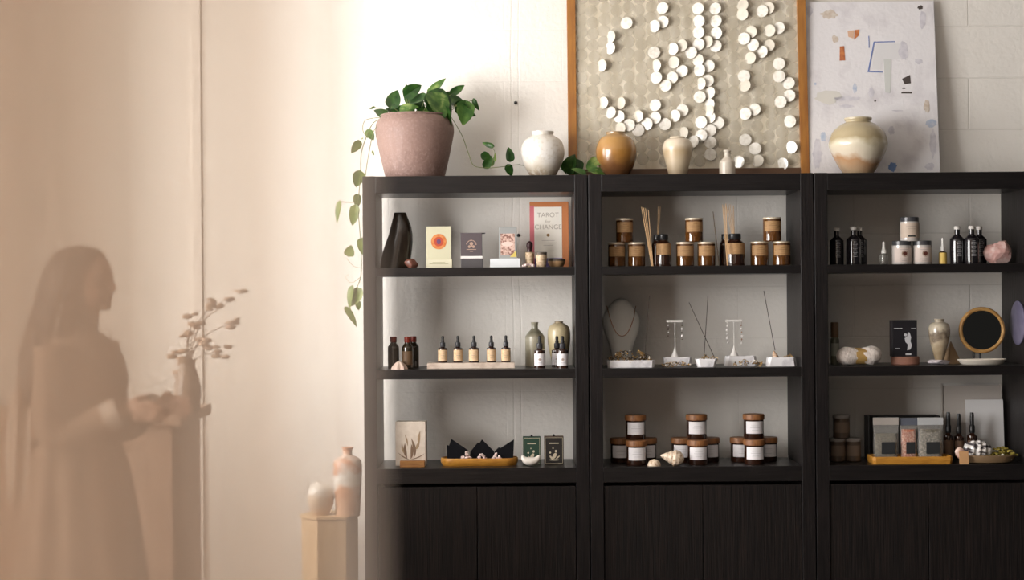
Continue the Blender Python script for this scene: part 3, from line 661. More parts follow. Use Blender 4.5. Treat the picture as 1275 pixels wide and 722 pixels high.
prism('sun_emblem', disc_poly(0, zc, S(6, YI)), yf - .0016, yf, mat('deep_orange_print', (0.42, 0.06, 0.025), .5), t)
prism('sun_emblem', disc_poly(0, zc, S(2.6, YI), rz=S(3.4, YI)), yf - .002, yf, mat('violet_print', (0.12, 0.05, 0.12), .5), t)
bm = bmesh.new(); bbox(bm, -w * .38, w * .38, -.0308, -.03, hb * .45, hb * .52); bbox(bm, -w * .25, w * .25, -.0308, -.03, hb * .62, hb * .68)
finish('printed_lines', bm, mat('khaki_print', (0.36, 0.33, 0.2), .6), t, False)
PURP = mat('plum_grey_card', (0.085, 0.067, 0.073), .5); ROSE = mat('rose_gold_print', (0.48, 0.33, 0.26), .4, metal=.3)
t, w, h, hb, yf = deck('dark plum grey card deck with a rose arch emblem and white stripe', 573.5, 600.5, 290, 322, PURP, mat('dark_grey_card', (0.07, 0.063, 0.066), .5), 574, 601)
box('white_stripe', -w / 2 - .0002, w / 2 + .0002, yf - .001, yf + .001, hb, hb + S(3, YI), mat('white_band', (0.72, 0.68, 0.66), .5), t, bevel=0)
prism('lid_flap', [(-w / 2, h - .012), (w / 2 + .012, h - .004), (w / 2 + .014, h), (-w / 2, h)], -.012, .012, mat('dark_plum_flap', (0.045, 0.04, 0.044), .5), t)
zc = WZ(587, 305, YI) - Z1; s = S(1, YI)
bm = bmesh.new()
for i in range(9):
    a0, a1 = PI * i / 9, PI * (i + .7) / 9
    vs = [bm.verts.new((q * s * math.cos(a), yf - .0008, zc + q * s * .95 * math.sin(a))) for a, q in ((a0, 6.5), (a1, 6.5), (a1, 5.3), (a0, 5.3))]; bm.faces.new(vs)
for cx, cz, r in ((0, 1.4, 2.2), (-2.6, -2.2, 1.7), (2.6, -2.2, 1.7), (0, -1.2, 1.2)):
    vs = [bm.verts.new((cx * s + r * s * math.cos(2 * PI * k / 14), yf - .0008, zc + cz * s + r * s * math.sin(2 * PI * k / 14))) for k in range(14)]; bm.faces.new(vs)
bbox(bm, -6 * s, 6 * s, yf - .0008, yf, zc - 6 * s, zc - 5.3 * s); bbox(bm, -2 * s, 2 * s, yf - .0008, yf, zc - 8.4 * s, zc - 7.8 * s)
finish('arch_emblem', bm, ROSE, t, False)
GREYC = mat('blue_grey_card', (0.30, 0.305, 0.30), .5)
t, w, h, hb, yf = deck('grey card box with a pink printed picture standing on its white box', 621, 643.5, 283, 322, GREYC, mat('bright_white_card', (0.70, 0.72, 0.74), .5), 610, 647.5, y=.14)
z0, z1 = WZ(632, 318, .14) - Z1, WZ(632, 291, .14) - Z1
box('picture', -w * .40, w * .38, yf - .0008, yf, z0, z1, mat('pink_brown_print', (0.62, 0.43, 0.36), .6, noise=(110, (0.22, 0.10, 0.08), (1, 1, 1), .45, .6)), t, bevel=0)
prism('pale_figure', disc_poly(-w * .02, (z0 + z1) / 2 + .002, S(7, .14), rz=S(3, .14)), yf - .0012, yf, mat('pale_pink_print', (0.72, 0.55, 0.49), .6), t)
prism('yellow_corner', [(w * .1, z0 - .008), (w * .46, z0 - .008), (w * .46, z0 + .022)], yf - .0014, yf, mat('yellow_print', (0.62, 0.48, 0.12), .6), t)

def tarot_book():
    y = .26; Zb = Z1
    t, w, h = flat_box('book', 'upright orange and pink bordered book with cream cover panel and grey title', 'book', 659.5, 708, 250.5, y, Zb, .03, None)
    t.rotation_euler = (R(-4), 0, R(0))
    OB = mat('orange_cover', (0.55, 0.20, 0.075), .45); PK = mat('pink_cover', (0.62, 0.17, 0.20), .45)
    box('cover', -w / 2, w / 2, 0, .004, 0, h, OB, t); box('pages', -w / 2 + .004, w / 2 - .003, .004, .028, .003, h - .003, mat('page_block', (0.7, 0.65, 0.55), .8), t)
    box('back_cover', -w / 2, w / 2, .028, .032, 0, h, OB, t)
    box('pink_border', -w / 2, -w / 2 + S(5.5, y), -.0008, .001, 0, h - S(5, y), PK, t, bevel=0)
    box('purple_border', -w / 2 + S(5.5, y), w / 2 - S(8, y), -.0008, .001, 0, S(12, y), mat('purple_cover', (0.14, 0.10, 0.28), .45), t, bevel=0)
    px0, px1 = -w / 2 + S(5.5, y), w / 2 - S(8.5, y); z0 = S(12, y); z1 = h - S(6.5, y); c = (px0 + px1) / 2
    box('cream_panel', px0, px1, -.0012, .001, z0, z1, mat('cream_cover_panel', (0.86, 0.81, 0.73), .6), t, bevel=0)
    TI = mat('taupe_ink', (0.46, 0.40, 0.34), .6)
    text('TAROT', S(8.2, y), c, -.0016, h - S(17, y), TI, t); text('for', S(5.5, y), c, -.0016, h - S(25, y), TI, t); text('CHANGE', S(8.2, y), c, -.0016, h - S(32, y), TI, t)
    prism('flower_emblem', disc_poly(c, h - S(42, y), S(2, y), 12), -.0016, 0, mat('gold_brown_ink', (0.30, 0.17, 0.06), .6), t)
    bm = bmesh.new()
    for zz, ww in ((48.5, 16), (51.5, 22), (54.5, 12), (61.5, 15)): bbox(bm, c - S(ww / 2, y), c + S(ww / 2, y), -.0014, -.001, h - S(zz + .5, y), h - S(zz, y))
    finish('text_lines', bm, mat('pale_taupe_ink', (0.52, 0.46, 0.42), .6), t, False)
tarot_book()
BARK = mat('cream_bark_jar', (0.56, 0.43, 0.29), .6, noise=(50, (0.34, 0.23, 0.14), (1, 1, 2), .45, .65))
t = thing('stoppered_jar', 'tiny cream jar with dark round stopper before the orange book', 'jar', (WX(659.5, 320, .15), .15, Z1 + .012))
t.location.z = Z1
r = S(5.5, .15)
lathe('jar', smooth_prof([(r * .7, 0), (r * .8, .01), (r, S(14, .15)), (r, S(19, .15))], 3), BARK, t, 20)
lathe('stopper', smooth_prof([(r * .5, S(18.5, .15)), (r * .55, S(23, .15)), (r * .75, S(27, .15)), (r * .6, S(31, .15)), (r * .1, S(33, .15))], 3), mat('dark_stopper', (0.035, 0.012, 0.014), .4), t, 18)
t = thing('ceramic_cup', 'tiny cream carved cup right of the stoppered jar', 'cup', (WX(674, 322, .10), .10, Z1)); r = S(7, .10)
lathe('cup', smooth_prof([(r * .8, 0), (r * .85, .01), (r * 1.0, S(12, .1)), (r * .98, S(18, .1))], 3) + [(r * .85, S(18, .1)), (r * .8, S(13, .1))], BARK, t, 22)
lathe('rim_band', [(r * 1.0, S(15.5, .1)), (r * 1.03, S(16, .1)), (r * 1.02, S(18.6, .1)), (r * .97, S(18.8, .1))], mat('dark_rim', (0.08, 0.06, 0.045), .5), t, 22)
def chips(name, px0, px1, y, Zb, hpx, m, label, cat, n=14, seed=1, ch=.008):
    rnd = random.Random(seed); bm = bmesh.new()
    xa, xb = WX(px0, 350, y), WX(px1, 350, y); xc = (xa + xb) / 2
    for i in range(n):
        b2 = bmesh.new(); bmesh.ops.create_icosphere(b2, subdivisions=1, radius=1)
        rr = ch * rnd.uniform(.6, 1.1); u = rnd.uniform(-1, 1); x = u * ((xb - xa) / 2 - rr); zc = rr * .5 + rnd.random() * max(0, S(hpx, y) * (1 - u * u) - rr)
        T = Matrix.Translation((x, rnd.uniform(-.012, .012), zc)) @ Matrix.Rotation(rnd.uniform(0, 3), 4, 'Y') @ Matrix.Rotation(rnd.uniform(0, 3), 4, 'Z')
        vm = {}
        for v in b2.verts: vm[v.index] = bm.verts.new(T @ Vector((v.co.x * rr, v.co.y * rr * .7, v.co.z * rr * rnd.uniform(.6, 1))))
        for f in b2.faces: bm.faces.new([vm[v.index] for v in f.verts])
        b2.free()
    zm = min(v.co.z for v in bm.verts)
    for v in bm.verts: v.co.z -= zm
    o = finish(name, bm, m, smooth=False); o.location = (xc, y, Zb); tag(o, label, cat, kind='stuff'); return o
chips('crystal_chips', 649, 667, .065, Z1, 5, PINKCHIP, 'low heap of pale pink crystal chips before the orange book', 'crystals', 16, 2, .009)
t = thing('small_bowl', 'small tan wooden bowl at the foot of the orange book', 'bowl', (WX(693, 327, .16), .16, Z1)); r = S(11, .16)
lathe('bowl', smooth_prof([(r * .6, 0), (r * .85, S(3, .16)), (r, S(7, .16)), (r * .97, S(9, .16))], 3) + [(r * .85, S(9, .16)), (r * .5, S(4, .16))], mat('tan_bowl_wood', (0.40, 0.24, 0.12), .45), t, 26)
lathe('rim_band', [(r * .99, S(7.5, .16)), (r * 1.02, S(8, .16)), (r * 1.0, S(10, .16)), (r * .8, S(10, .16))], MATS['dark_rim'], t, 26)

# ======================= unit 1, middle shelf
yb = .15
def pos(px, y, Z): return (WX(px, HZ + (ZE - Z) * F / (y - CY) - 15, y), y, Z)
g = 'brown bottles with dark red caps'
h = WZ(490, 419, yb) - Z2
b1 = cap_bottle('red_capped_bottle', 'dark olive brown bottle with red cap standing apart at left', 'bottle', g, S(7, yb), h, DKGREEN, REDCAP, pos(490, yb, Z2), neck=.50, capf=.18)
b2 = dup(b1, pos(507.5, .12, Z2), 0, 'front of the two overlapping red-capped brown bottles')
b3 = dup(b1, pos(514.8, .19, Z2), 0, 'back of the two overlapping red-capped brown bottles, partly hidden')
arc_shell('paper_label', S(7, yb) + .0006, h * .12, h * .55, 60, mat('brown_label', (0.10, 0.055, 0.025), .6), b2)
o = bpy.data.objects.new('x', None)
bm = bmesh.new(); rs = []
for i in range(9):
    t_ = i / 8; rr = S(9.5, .07) * (1 - t_ ** 1.5) ** .8 + .0006
    rs.append([(rr * (1 + .12 * math.cos(7 * 2 * PI * k / 42)) * math.cos(2 * PI * k / 42), rr * (1 + .12 * math.cos(7 * 2 * PI * k / 42)) * math.sin(2 * PI * k / 42), S(10.5, .07) * t_ ** 0.9) for k in range(42)])
rings(bm, rs); o = finish('limpet_shell', bm, mat('pale_pink_shell', (0.62, 0.49, 0.41), .5, noise=(40, (0.46, 0.33, 0.27), (1, 1, 1), .4, .65)))
o.location = pos(497, .07, Z2); tag(o, 'small ribbed cone shaped shell before the red-capped bottles', 'shell')
# marble board and five droppers
yb = .12; xa, xb = WX(532.5, 455, yb), WX(641, 455, yb); hb = S(7, yb)
bd = thing('serving_board', 'long beige marble board under the five dropper bottles', 'board', ((xa + xb) / 2, yb, Z2))
box('slab', -(xb - xa) / 2, (xb - xa) / 2, -.045, .045, .0, hb, BEIGEMARBLE, bd, bevel=.002)
g = 'dropper bottles on the marble board'; first = None
for k, (px, d_) in enumerate(zip((551.2, 570.2, 590.2, 611.8, 630), ('leftmost, by the plain board end', 'second from left', 'in the middle, slightly taller cap tilted', 'second from right', 'rightmost, nearest the tall glazed bottle'))):
    lb = 'amber dropper bottle with cream label on marble board, ' + d_
    loc = pos(px, yb, Z2 + hb); 
    if first is None: first = dropper('dropper_bottle', lb, 'bottle', g, S(5.9, yb), S(33.5, yb), DKAMBER, CREAMLABEL, loc=loc)
    else: dup(first, loc, R((0, 8, -10, 5, -6)[k]), lb, scale=(1.08, 1, 1.0) if k == 2 else None)
# tall glazed bottle and cream vase
G_bottle = glaze('olive_grey_glaze', [(0, (0.22, 0.19, 0.13)), (.4, (0.34, 0.31, 0.22)), (.62, (0.36, 0.33, 0.25)), (.75, (0.14, 0.13, 0.09)), (1, (0.30, 0.28, 0.21))], nscale=8, namt=.1)
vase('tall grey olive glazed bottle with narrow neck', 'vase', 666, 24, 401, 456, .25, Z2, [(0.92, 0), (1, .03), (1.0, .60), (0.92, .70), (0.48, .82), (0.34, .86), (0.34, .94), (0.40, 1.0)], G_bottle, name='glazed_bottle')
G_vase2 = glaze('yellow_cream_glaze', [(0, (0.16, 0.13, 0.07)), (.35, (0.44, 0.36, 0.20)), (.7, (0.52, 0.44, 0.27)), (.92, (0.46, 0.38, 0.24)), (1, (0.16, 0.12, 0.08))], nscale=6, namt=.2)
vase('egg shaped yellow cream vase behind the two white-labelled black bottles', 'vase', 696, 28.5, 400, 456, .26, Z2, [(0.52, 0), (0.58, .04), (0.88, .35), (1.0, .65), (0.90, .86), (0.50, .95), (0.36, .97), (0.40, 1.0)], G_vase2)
g = 'black dropper bottles with white labels'; 
db = dropper('labelled_dropper', 'black dropper bottle with white label before the tall glazed bottle', 'bottle', g, S(7, .09), S(40, .09), DKAMBER, WHITELABEL, loc=pos(672, .09, Z2), lab_frac=(.08, .45), body_frac=.60)
prism('badge_print', disc_poly(0, S(40, .09) * .27, .006, 16), -S(7, .09) - .0014, -S(7, .09) - .0005, mat('tan_badge', (0.42, 0.33, 0.28), .6), db)
dup(db, pos(693.5, .15, Z2), 0, 'back one of two white-labelled black droppers before the cream vase', scale=(.95, .95, .98))
dup(db, pos(700.5, .08, Z2), 0, 'front one of two white-labelled black droppers before the cream vase', scale=.99)

# ======================= unit 1, bottom shelf
y = .13
t, w, h = flat_box('gift_box', 'cream box with brown leafy vine drawing on wooden stand', 'box', 493.5, 531, 524, y, Z3, .07, None, rot=R(-3))
KR = mat('cream_gift_card', (0.68, 0.59, 0.50), .6, noise=(40, (0.62, 0.53, 0.44), (1, 1, 1), .4, .6))
box('carton', -w / 2, w / 2, -.04, .03, .003, h, KR, t)
yf = -.0405; DR = mat('brown_line_print', (0.19, 0.12, 0.075), .6); DR2 = mat('tan_line_print', (0.36, 0.25, 0.15), .6)
def leafpoly(cx, cz, L, wd, ang, bend=.3):
    pts = []
    for s in (1, -1):
        rng = range(0, 9) if s == 1 else range(8, -1, -1)
        for i in rng:
            u = i / 8; x = u * L; z = s * wd * math.sin(PI * u) + bend * L * u * u
            pts.append((cx + x * math.cos(ang) - z * math.sin(ang), cz + x * math.sin(ang) + z * math.cos(ang)))
    return pts
for cx, cz, L, wd, an, bd_, mm in ((-.012, .015, .05, .006, 2.0, -.3, DR), (.0, .012, .05, .006, 1.2, .35, DR), (.014, .02, .06, .006, 1.45, .3, DR), (-.02, .03, .035, .004, 2.2, -.4, DR2), (.0, .012, .05, .002, .1, .3, DR), (.0, .010, .048, .002, 2.9, -.3, DR), (-.01, .055, .04, .003, 1.6, .2, DR2), (.03, .06, .045, .005, 1.7, -.2, DR2), (.018, .045, .025, .006, .9, .3, DR2)):
    prism('vine_drawing', leafpoly(cx * 1.3, cz * 1.35 + .016, L * 1.35, wd * 1.2, an, bd_), yf - .0008, yf + .0006, mm, t)
w2 = S(31, .08)
st = box('card_stand', -w2 / 2, w2 / 2, -.014, .014, 0, S(8, .07), OAK, bevel=.002); st.location = pos(513.5, .07, Z3); tag(st, 'short oak block standing before the cream vine-printed box', 'stand')
# oval tray
def oval_tray(name, label, px0, px1, y, hh, dep, m, rimd):
    xa, xb = WX(px0, 572, y), WX(px1, 572, y); L = (xb - xa) / 2; rr = dep / 2
    def stad(k, z, n=48):
        out = []
        for i in range(n):
            a = 2 * PI * i / n; c, s_ = math.cos(a), math.sin(a)
            ox = (L - rr) if c > 0 else -(L - rr)
            out.append((ox + (rr - k) * c, (rr - k) * s_, z))
        return out
    bm = bmesh.new(); rings(bm, [stad(.008, 0), stad(0, hh * .4), stad(0, hh * .9), stad(.002, hh), stad(.005, hh), stad(.009, hh * .45), stad(rr * .5, hh * .4)])
    o = finish(name, bm, m); o.location = ((xa + xb) / 2, y, Z3); tag(o, label, 'tray'); return o
oval_tray('oval_tray', 'long oval honey wood tray holding black paper triangles', 549, 645, .14, S(9.5, .14), .13, YELLOWWOOD, 0)
def tri(label, pts, y, m, thick=.05):
    cx = sum(p[0] for p in pts) / len(pts); xx = WX(cx, 560, y); zb = Z3 + S(9.5, .14) * .45
    bm = bmesh.new()
    P = [(WX(a, b, y) - xx, max(WZ(a, b, y) - zb, .0)) for a, b in pts]
    # folded paper wedge: front and back faces slope to a shared upper edge
    n = len(P); zm = max(p[1] for p in P)
    f = [bm.verts.new((x, -thick / 2 * (1 - z / zm * .85), z)) for x, z in P]; k = [bm.verts.new((x, thick / 2 * (1 - z / zm * .85), z)) for x, z in P]
    bm.faces.new(f); bm.faces.new(list(reversed(k)))
    for i in range(n): bm.faces.new((f[i], k[i], k[(i + 1) % n], f[(i + 1) % n]))
    o = finish('folded_paper', bm, m, smooth=False); o.location = (xx, y, zb); tag(o, label, 'folded paper', 'black folded papers on the oval tray')
NAVY = mat('black_navy_paper', (0.004, 0.004, 0.006), .7, spec=.15, bump=(20, .4, (1, 1, 1)))
tri('black folded paper at the tray left end with a double point', [(557, 574), (556.5, 554), (559, 555), (562, 546.5), (583, 561), (584, 574)], .14, NAVY)
tri('black folded paper peak in the middle of the tray', [(584, 574), (586, 562), (595, 551), (597, 552), (600, 547), (615, 562), (618, 574)], .155, NAVY)
tri('black folded paper rising to a right point at the tray right end', [(614, 574), (616, 562), (621, 557), (623, 558), (640, 547), (639, 574)], .14, NAVY)
zt = Z3 + S(9.5, .14) * .45
for k, (a, b, lb) in enumerate(((568, 588, 'left heap of pale pink crystals on the oval tray'), (589, 607, 'middle heap of pale pink crystals on the oval tray'), (607, 625, 'right heap of pale pink crystals on the oval tray'))):
    chips('crystal_chips', a, b, .10, zt, 14 if k == 0 else 11, PINKCHIP, lb, 'crystals', 34, 20 + k, .0085)
def little_box(label, p0, p1, top, y, mface, mprint, side, lift=0):
    t, w, h = flat_box('remedy_box', label, 'box', p0, p1, top, y, Z3, .05, None)
    box('carton', -w / 2, w / 2, -.02, .03, 0, h, side, t, bevel=.001)
    yf = -.0204; k = w
    box('front_panel', -w / 2 + .001, w / 2 - .001, yf - .0006, yf + .0006, .001, h - .001, mface, t, bevel=0)
    bm = bmesh.new()
    e = .004  # border frame
    bbox(bm, -w / 2 + e, w / 2 - e, yf - .0012, yf, e, e + .0015); bbox(bm, -w / 2 + e, w / 2 - e, yf - .0012, yf, h - e - .0015, h - e)
    bbox(bm, -w / 2 + e, -w / 2 + e + .0015, yf - .0012, yf, e, h - e); bbox(bm, w / 2 - e - .0015, w / 2 - e, yf - .0012, yf, e, h - e)
    bbox(bm, -w * .25, w * .25, yf - .0012, yf, h * .74, h * .78)
    for cx, cz, rx_, rz_, an in ((.02, .30, .09, .17, -.5), (.10, .47, .06, .07, 0), (-.14, .24, .05, .13, .7), (.2, .25, .035, .12, -.9), (-.2, .42, .05, .05, 0), (.0, .16, .26, .035, 0), (-.05, .58, .035, .035, 0)):
        vs = []
        for q in range(16):
            u, v_ = rx_ * w * math.cos(2 * PI * q / 16), rz_ * w * math.sin(2 * PI * q / 16)
            vs.append(bm.verts.new((cx * w + u * math.cos(an) - v_ * math.sin(an), yf - .0014, cz * h + u * math.sin(an) + v_ * math.cos(an))))
        bm.faces.new(vs)
    finish('printed_emblem', bm, mprint, t, False)
    lathe('hook_tab', [(.004, h), (.006, h + .003), (.003, h + .009)], BLACK, t, 12)
CREAMP = mat('cream_print', (0.60, 0.52, 0.38), .6)
little_box('small dark green patterned box behind the white crescent bowl', 651, 673, 543.5, .16, mat('dark_green_print', (0.02, 0.055, 0.035), .5), CREAMP, mat('dark_green_card', (0.03, 0.07, 0.05), .5))
little_box('small black patterned box with brown sides at the right end', 677.5, 701.5, 543, .16, mat('black_print', (0.02, 0.016, 0.014), .5), CREAMP, mat('brown_card_side', (0.10, 0.05, 0.028), .5))
# crescent bowl
bm = bmesh.new(); yC = .075; c = []
for i in range(25):
    a = PI + PI * i / 24 * 1.0; tt = i / 24; rr = S(10, yC); thk = S(1.6, yC) + S(4.0, yC) * math.sin(PI * tt)
    ctr = Vector((rr * math.cos(a), 0, rr * .75 * math.sin(a))); d = Vector((math.cos(a), 0, math.sin(a)))
    c.append([tuple(ctr + d * thk * math.cos(q * PI / 6) + Vector((0, 1, 0)) * thk * 1.1 * math.sin(q * PI / 6)) for q in range(12)])
rings(bm, c); zm = min(v.co.z for v in bm.verts)
for v in bm.verts: v.co.z -= zm
o = finish('crescent_bowl', bm, mat('white_glaze', (0.72, 0.67, 0.60), .3, coat=.4)); o.location = pos(661, yC, Z3); tag(o, 'white crescent moon shaped dish before the green box', 'dish')

# ======================= unit 2, top shelf
y = .14; g = 'amber candle jars with tan labels'
first = amber_candle('amber candle jar, lower left of the left trio, in deep shade', 768, 301, 30, 21.5, y, Z1, g)
hj = S(30, y)
def cj(px, yy, lev, lb, sc_=1): dup(first, (WX(px, 315, yy), yy, Z1 + lev * hj), 0, lb, scale=(sc_, sc_, 1))
cj(792.5, y, 0, 'amber candle jar, lower right of the left trio')
cj(778, y, 1, 'amber candle jar on top of the left trio')
cj(853, y, 0, 'amber candle jar, lower left of the middle trio', 1.03)
cj(879.5, y, 0, 'amber candle jar, lower right of the middle trio, beside the dark reed', 1.03)
cj(864.5, y, 1, 'amber candle jar on top of the middle trio', 1.03)
cj(945.5, y, 0, 'amber candle jar, lower left of the right trio', 1.05)
cj(973, y, 0, 'amber candle jar, lower right of the right trio, nearest the side panel', 1.03)
cj(961.5, y, 1, 'amber candle jar on top of the right trio', 1.05)
def diffuser(label, px, y, wpx, hpx, reeds, lab=True, m=DKAMBER):
    X = WX(px, 315, y); t = thing('reed_diffuser', label, 'diffuser', (X, y, Z1), 0, 'dark reed diffuser bottles'); r = S(wpx, y) / 2; h = S(hpx, y)
    lathe('bottle', smooth_prof([(r * .92, 0), (r, h * .03), (r, h * .62), (r * .9, h * .72), (r * .6, h * .80), (r * .55, h * .84)], 3), m, t, 28)
    lathe('neck_ring', [(r * .58, h * .82), (r * .62, h * .84), (r * .62, h * .98), (r * .55, h), (r * .35, h), (r * .3, h * .9)], BLACK, t, 24)
    if lab: arc_shell('paper_label', r + .0008, h * .36, h * .70, 60, TANLABEL, t); 
    for a, b in reeds:
        tube('reed', [(0, 0, h * .5), (WX(a, b, y) - X, .004, WZ(a, b, y) - Z1)], .0013, REED, t, 6)
    return t
diffuser('dark diffuser bottle behind at left holding two upright reeds', 818, .19, 13.5, 40, [(820, 257), (822.5, 257)], False)
diffuser('dark diffuser bottle with tan label before the first reeds', 826, .12, 20, 40, [])
diffuser('dark diffuser bottle half hidden behind the labelled one with full reeds', 902.5, .20, 13, 40, [], False)
diffuser('dark diffuser bottle with tan label and a full spray of pale reeds', 915, .12, 25, 40, [(904, 254), (906.5, 253), (909, 254), (911.5, 255), (913.5, 256)])
def bundle(label, base, tops, y, m=REED, th=.0017):
    X = WX(base[0], base[1], y); t = thing('reed_bundle', label, 'reeds', (X, y, Z1))
    for k, (a, b, dy) in enumerate(tops):
        tube('reed', [(k * .002 - .002, 0, .001), (WX(a, b, y) - X, dy, WZ(a, b, y) - Z1)], th, m, t, 6)
bundle('pale reeds leaning left in front of the first labelled diffuser', (812, 331), [(799.5, 257, .03), (802, 258, .03), (804.5, 259, .03), (808, 261, .03)], .055)
bundle('pale reeds standing in front of the full labelled diffuser', (906, 330), [(901, 254, .03), (903, 256, .03), (905, 253, .03)], .055)
bundle('single dark reed with tufted tip leaning between jar and diffuser', (896, 327), [(888.5, 263, .02)], .12, DKREED, .002)

# ======================= unit 2, middle shelf
def bust():
    y = .22; X0 = WX(774, 420, y)
    t = thing('necklace_bust', 'pale grey necklace display bust wearing a gold chain', 'necklace bust', (X0, y, Z2))
    L = [(456, 12), (447, 12.5), (440, 13), (430, 15.5), (420, 19), (410, 22.5), (402, 24), (396, 23.6), (390, 21), (384, 17), (379, 13.5), (375, 10), (372.5, 6), (371.3, 2)]
    bm = bmesh.new(); rs = []
    for py, hw in L:
        z = max(0, WZ(774, py, y) - Z2) if py < 456 else 0
        dep_ = .028 + .012 * min(1, hw / 24); cy = .0 + .25 * z - .01
        rs.append([(S(hw, y) * math.cos(2 * PI * i / 32), cy * .5 + min(dep_, S(hw, y)) * math.sin(2 * PI * i / 32), z) for i in range(32)])
    rings(bm, rs)
    finish('bust_form', bm, mat('pale_grey_linen', (0.50, 0.49, 0.46), .7, bump=(90, .3, (1, 1, 1))), t)
    pts = []
    for i in range(25):
        u = -1 + 2 * i / 24; px = 774 + 18.5 * u * (1 if abs(u) < .9 else .98); py = 418 - 37 * abs(u) ** 2.2
        pts.append((px, py))
    bm = bmesh.new()
    P = []
    for px, py in pts:
        z = WZ(px, py, y) - Z2; cyy = (.25 * z - .01) * .5; hw = max(abs(px - 774) / F * 7.12, 0)
        # half width at this height
        ww = None
        for (p0, h0), (p1, h1) in zip(L, L[1:]):
            if p1 <= py <= p0: ww = h0 + (h1 - h0) * (p0 - py) / (p0 - p1)
        ww = ww or 24; q = min(.985, abs(px - 774) / ww); dep_ = .028 + .012 * min(1, ww / 24)
        P.append((WX(px, py, y) - X0, cyy - dep_ * math.sqrt(1 - q * q) - .0025, z))
    tube_bm(bm, spline(P, 3), .0018, 6)
    n = finish('necklace', bm, mat('rose_gold_chain', (0.33, 0.16, 0.09), .35, metal=.6)); n.location = (X0, y, Z2); tag(n, 'thin gold chain necklace hanging on the grey bust', 'necklace')
bust()
def mtray(label, p0, p1, y, hpx, shape=0, m=MARBLE, dep=.07, group='white marble jewellery trays'):
    xa, xb = WX(p0, 452, y), WX(p1, 452, y); w = xb - xa; h = S(hpx, y)
    t = thing('marble_tray', label, 'tray', ((xa + xb) / 2, y, Z2), 0, group)
    bm = bmesh.new(); a, b = w / 2, dep / 2; k = .004; e = {0: 0, 1: .010, 2: -.006}[shape]
    def ring(ax, by, z): # octagon-ish rectangle
        c = .012
        return [(-ax + c, -by, z), (ax - c, -by, z), (ax, -by + c, z), (ax, by - c, z), (ax - c, by, z), (-ax + c, by, z), (-ax, by - c, z), (-ax, -by + c, z)]
    rings(bm, [ring(a - .003 - max(0, -e), b - .003, 0), ring(a - max(0, e), b, h), ring(a - max(0, e) - k, b - k, h), ring(a - max(0, e) - k - .003, b - k - .003, h * .45)])
    finish('dish', bm, m, t, smooth=False, bevel=.001)
    return t, w, h
def jewels(label, p0, p1, y, Zb, hpx, seed, n=34):
    """tangled chains and beads"""
    rnd = random.Random(seed); bm = bmesh.new(); xa, xb = WX(p0, 450, y), WX(p1, 450, y); w = xb - xa
    MT = [GOLD, mat('dark_bronze_beads', (0.07, 0.045, 0.025), .4, metal=.4), mat('pearl_beads', (0.68, 0.60, 0.52), .3)]
    for i in range(n):
        u = rnd.uniform(-1, 1); x = u * w * .46; zz = rnd.random() * S(hpx, y) * (1 - .6 * u * u); yy = rnd.uniform(-.024, .024)
        if rnd.random() < .5:
            rr = rnd.uniform(.0025, .0048); T = Matrix.Translation((x, yy, zz + rr)); k0 = len(bm.faces)
            r_ = bmesh.ops.create_icosphere(bm, subdivisions=1, radius=rr, matrix=T)
            mi = rnd.randrange(3)
            for v in r_['verts']:
                for f in v.link_faces: f.material_index = mi
        else:
            R0 = rnd.uniform(.006, .012); T = Matrix.Translation((x, yy, zz + .004)) @ Matrix.Rotation(rnd.uniform(-.9, .9), 4, 'X') @ Matrix.Rotation(rnd.uniform(-.9, .9), 4, 'Y')
            pts = [T @ Vector((R0 * math.cos(2 * PI * k / 12), R0 * math.sin(2 * PI * k / 12), .002 * math.sin(4 * PI * k / 12))) for k in range(13)]
            nf = len(bm.faces); tube_bm(bm, pts, .0013, 5); bm.faces.ensure_lookup_table(); mi = rnd.choice((0, 0, 1))
            for f in bm.faces[nf:]: f.material_index = mi
    zm = min(v.co.z for v in bm.verts)
    for v in bm.verts: v.co.z -= zm
    o = finish('jewellery_pile', bm, MT); o.location = ((xa + xb) / 2, y, Zb); tag(o, label, 'jewellery', kind='stuff')
ya = .08
t1, w, h = mtray('long veined white marble tray before the necklace bust', 755.5, 815, ya, 9, 0); jewels('tangle of gold and dark chains heaped in the tray before the bust', 757, 812, ya, Z2 + h * .45, 15, 1, 130)
t2, w, h2 = mtray('white marble tray under the first earring stand', 826, 861, .18, 11, 0); jewels('gold rings and beads lying on the shelf before the first earring stand', 823, 862, .07, Z2, 4, 2, 30)
t3, w, h = mtray('small tapered white marble tray between the two earring stands', 866, 893, .08, 10, 2, dep=.06); jewels('beads in the small tapered tray between the earring stands', 869, 892, .08, Z2 + h * .45, 10, 3, 18)
t4, w, h4 = mtray('white marble tray under the second earring stand', 901, 943, .18, 12, 1); jewels('gold and brown beads on the shelf before the second earring stand', 911, 950, .07, Z2, 6, 4, 36)
t5, w, h5 = mtray('white marble tray at right end holding the shell incense holder', 953, 992, .11, 11, 1); jewels('tiny beads at the right edge of the marble tray under the incense shell', 974, 990, .11, Z2 + h5 * .45, 8, 5, 12)
ROSEW = mat('white_acrylic_stand', (0.72, 0.69, 0.66), .35)
def earstand(label, px, y, Zb, topy):
    X = WX(px, 420, y); t = thing('earring_stand', label, 'earring stand', (X, y, Zb), 0, 'white T shaped earring stands'); H = WZ(px, topy, y) - Zb
    lathe('base', smooth_prof([(S(6, y), 0), (S(5, y), .004), (S(2.2, y), S(7, y)), (S(.8, y), S(12, y)), (S(.5, y), S(13, y))], 3), ROSEW, t, 24)
    tube('stem', [(0, 0, S(10, y)), (0, 0, H)], .0014, ROSEW, t, 8)
    box('crossbar', -S(10.5, y), S(10.5, y), -.006, .006, H - .004, H + .006, ROSEW, t)
    return t, H
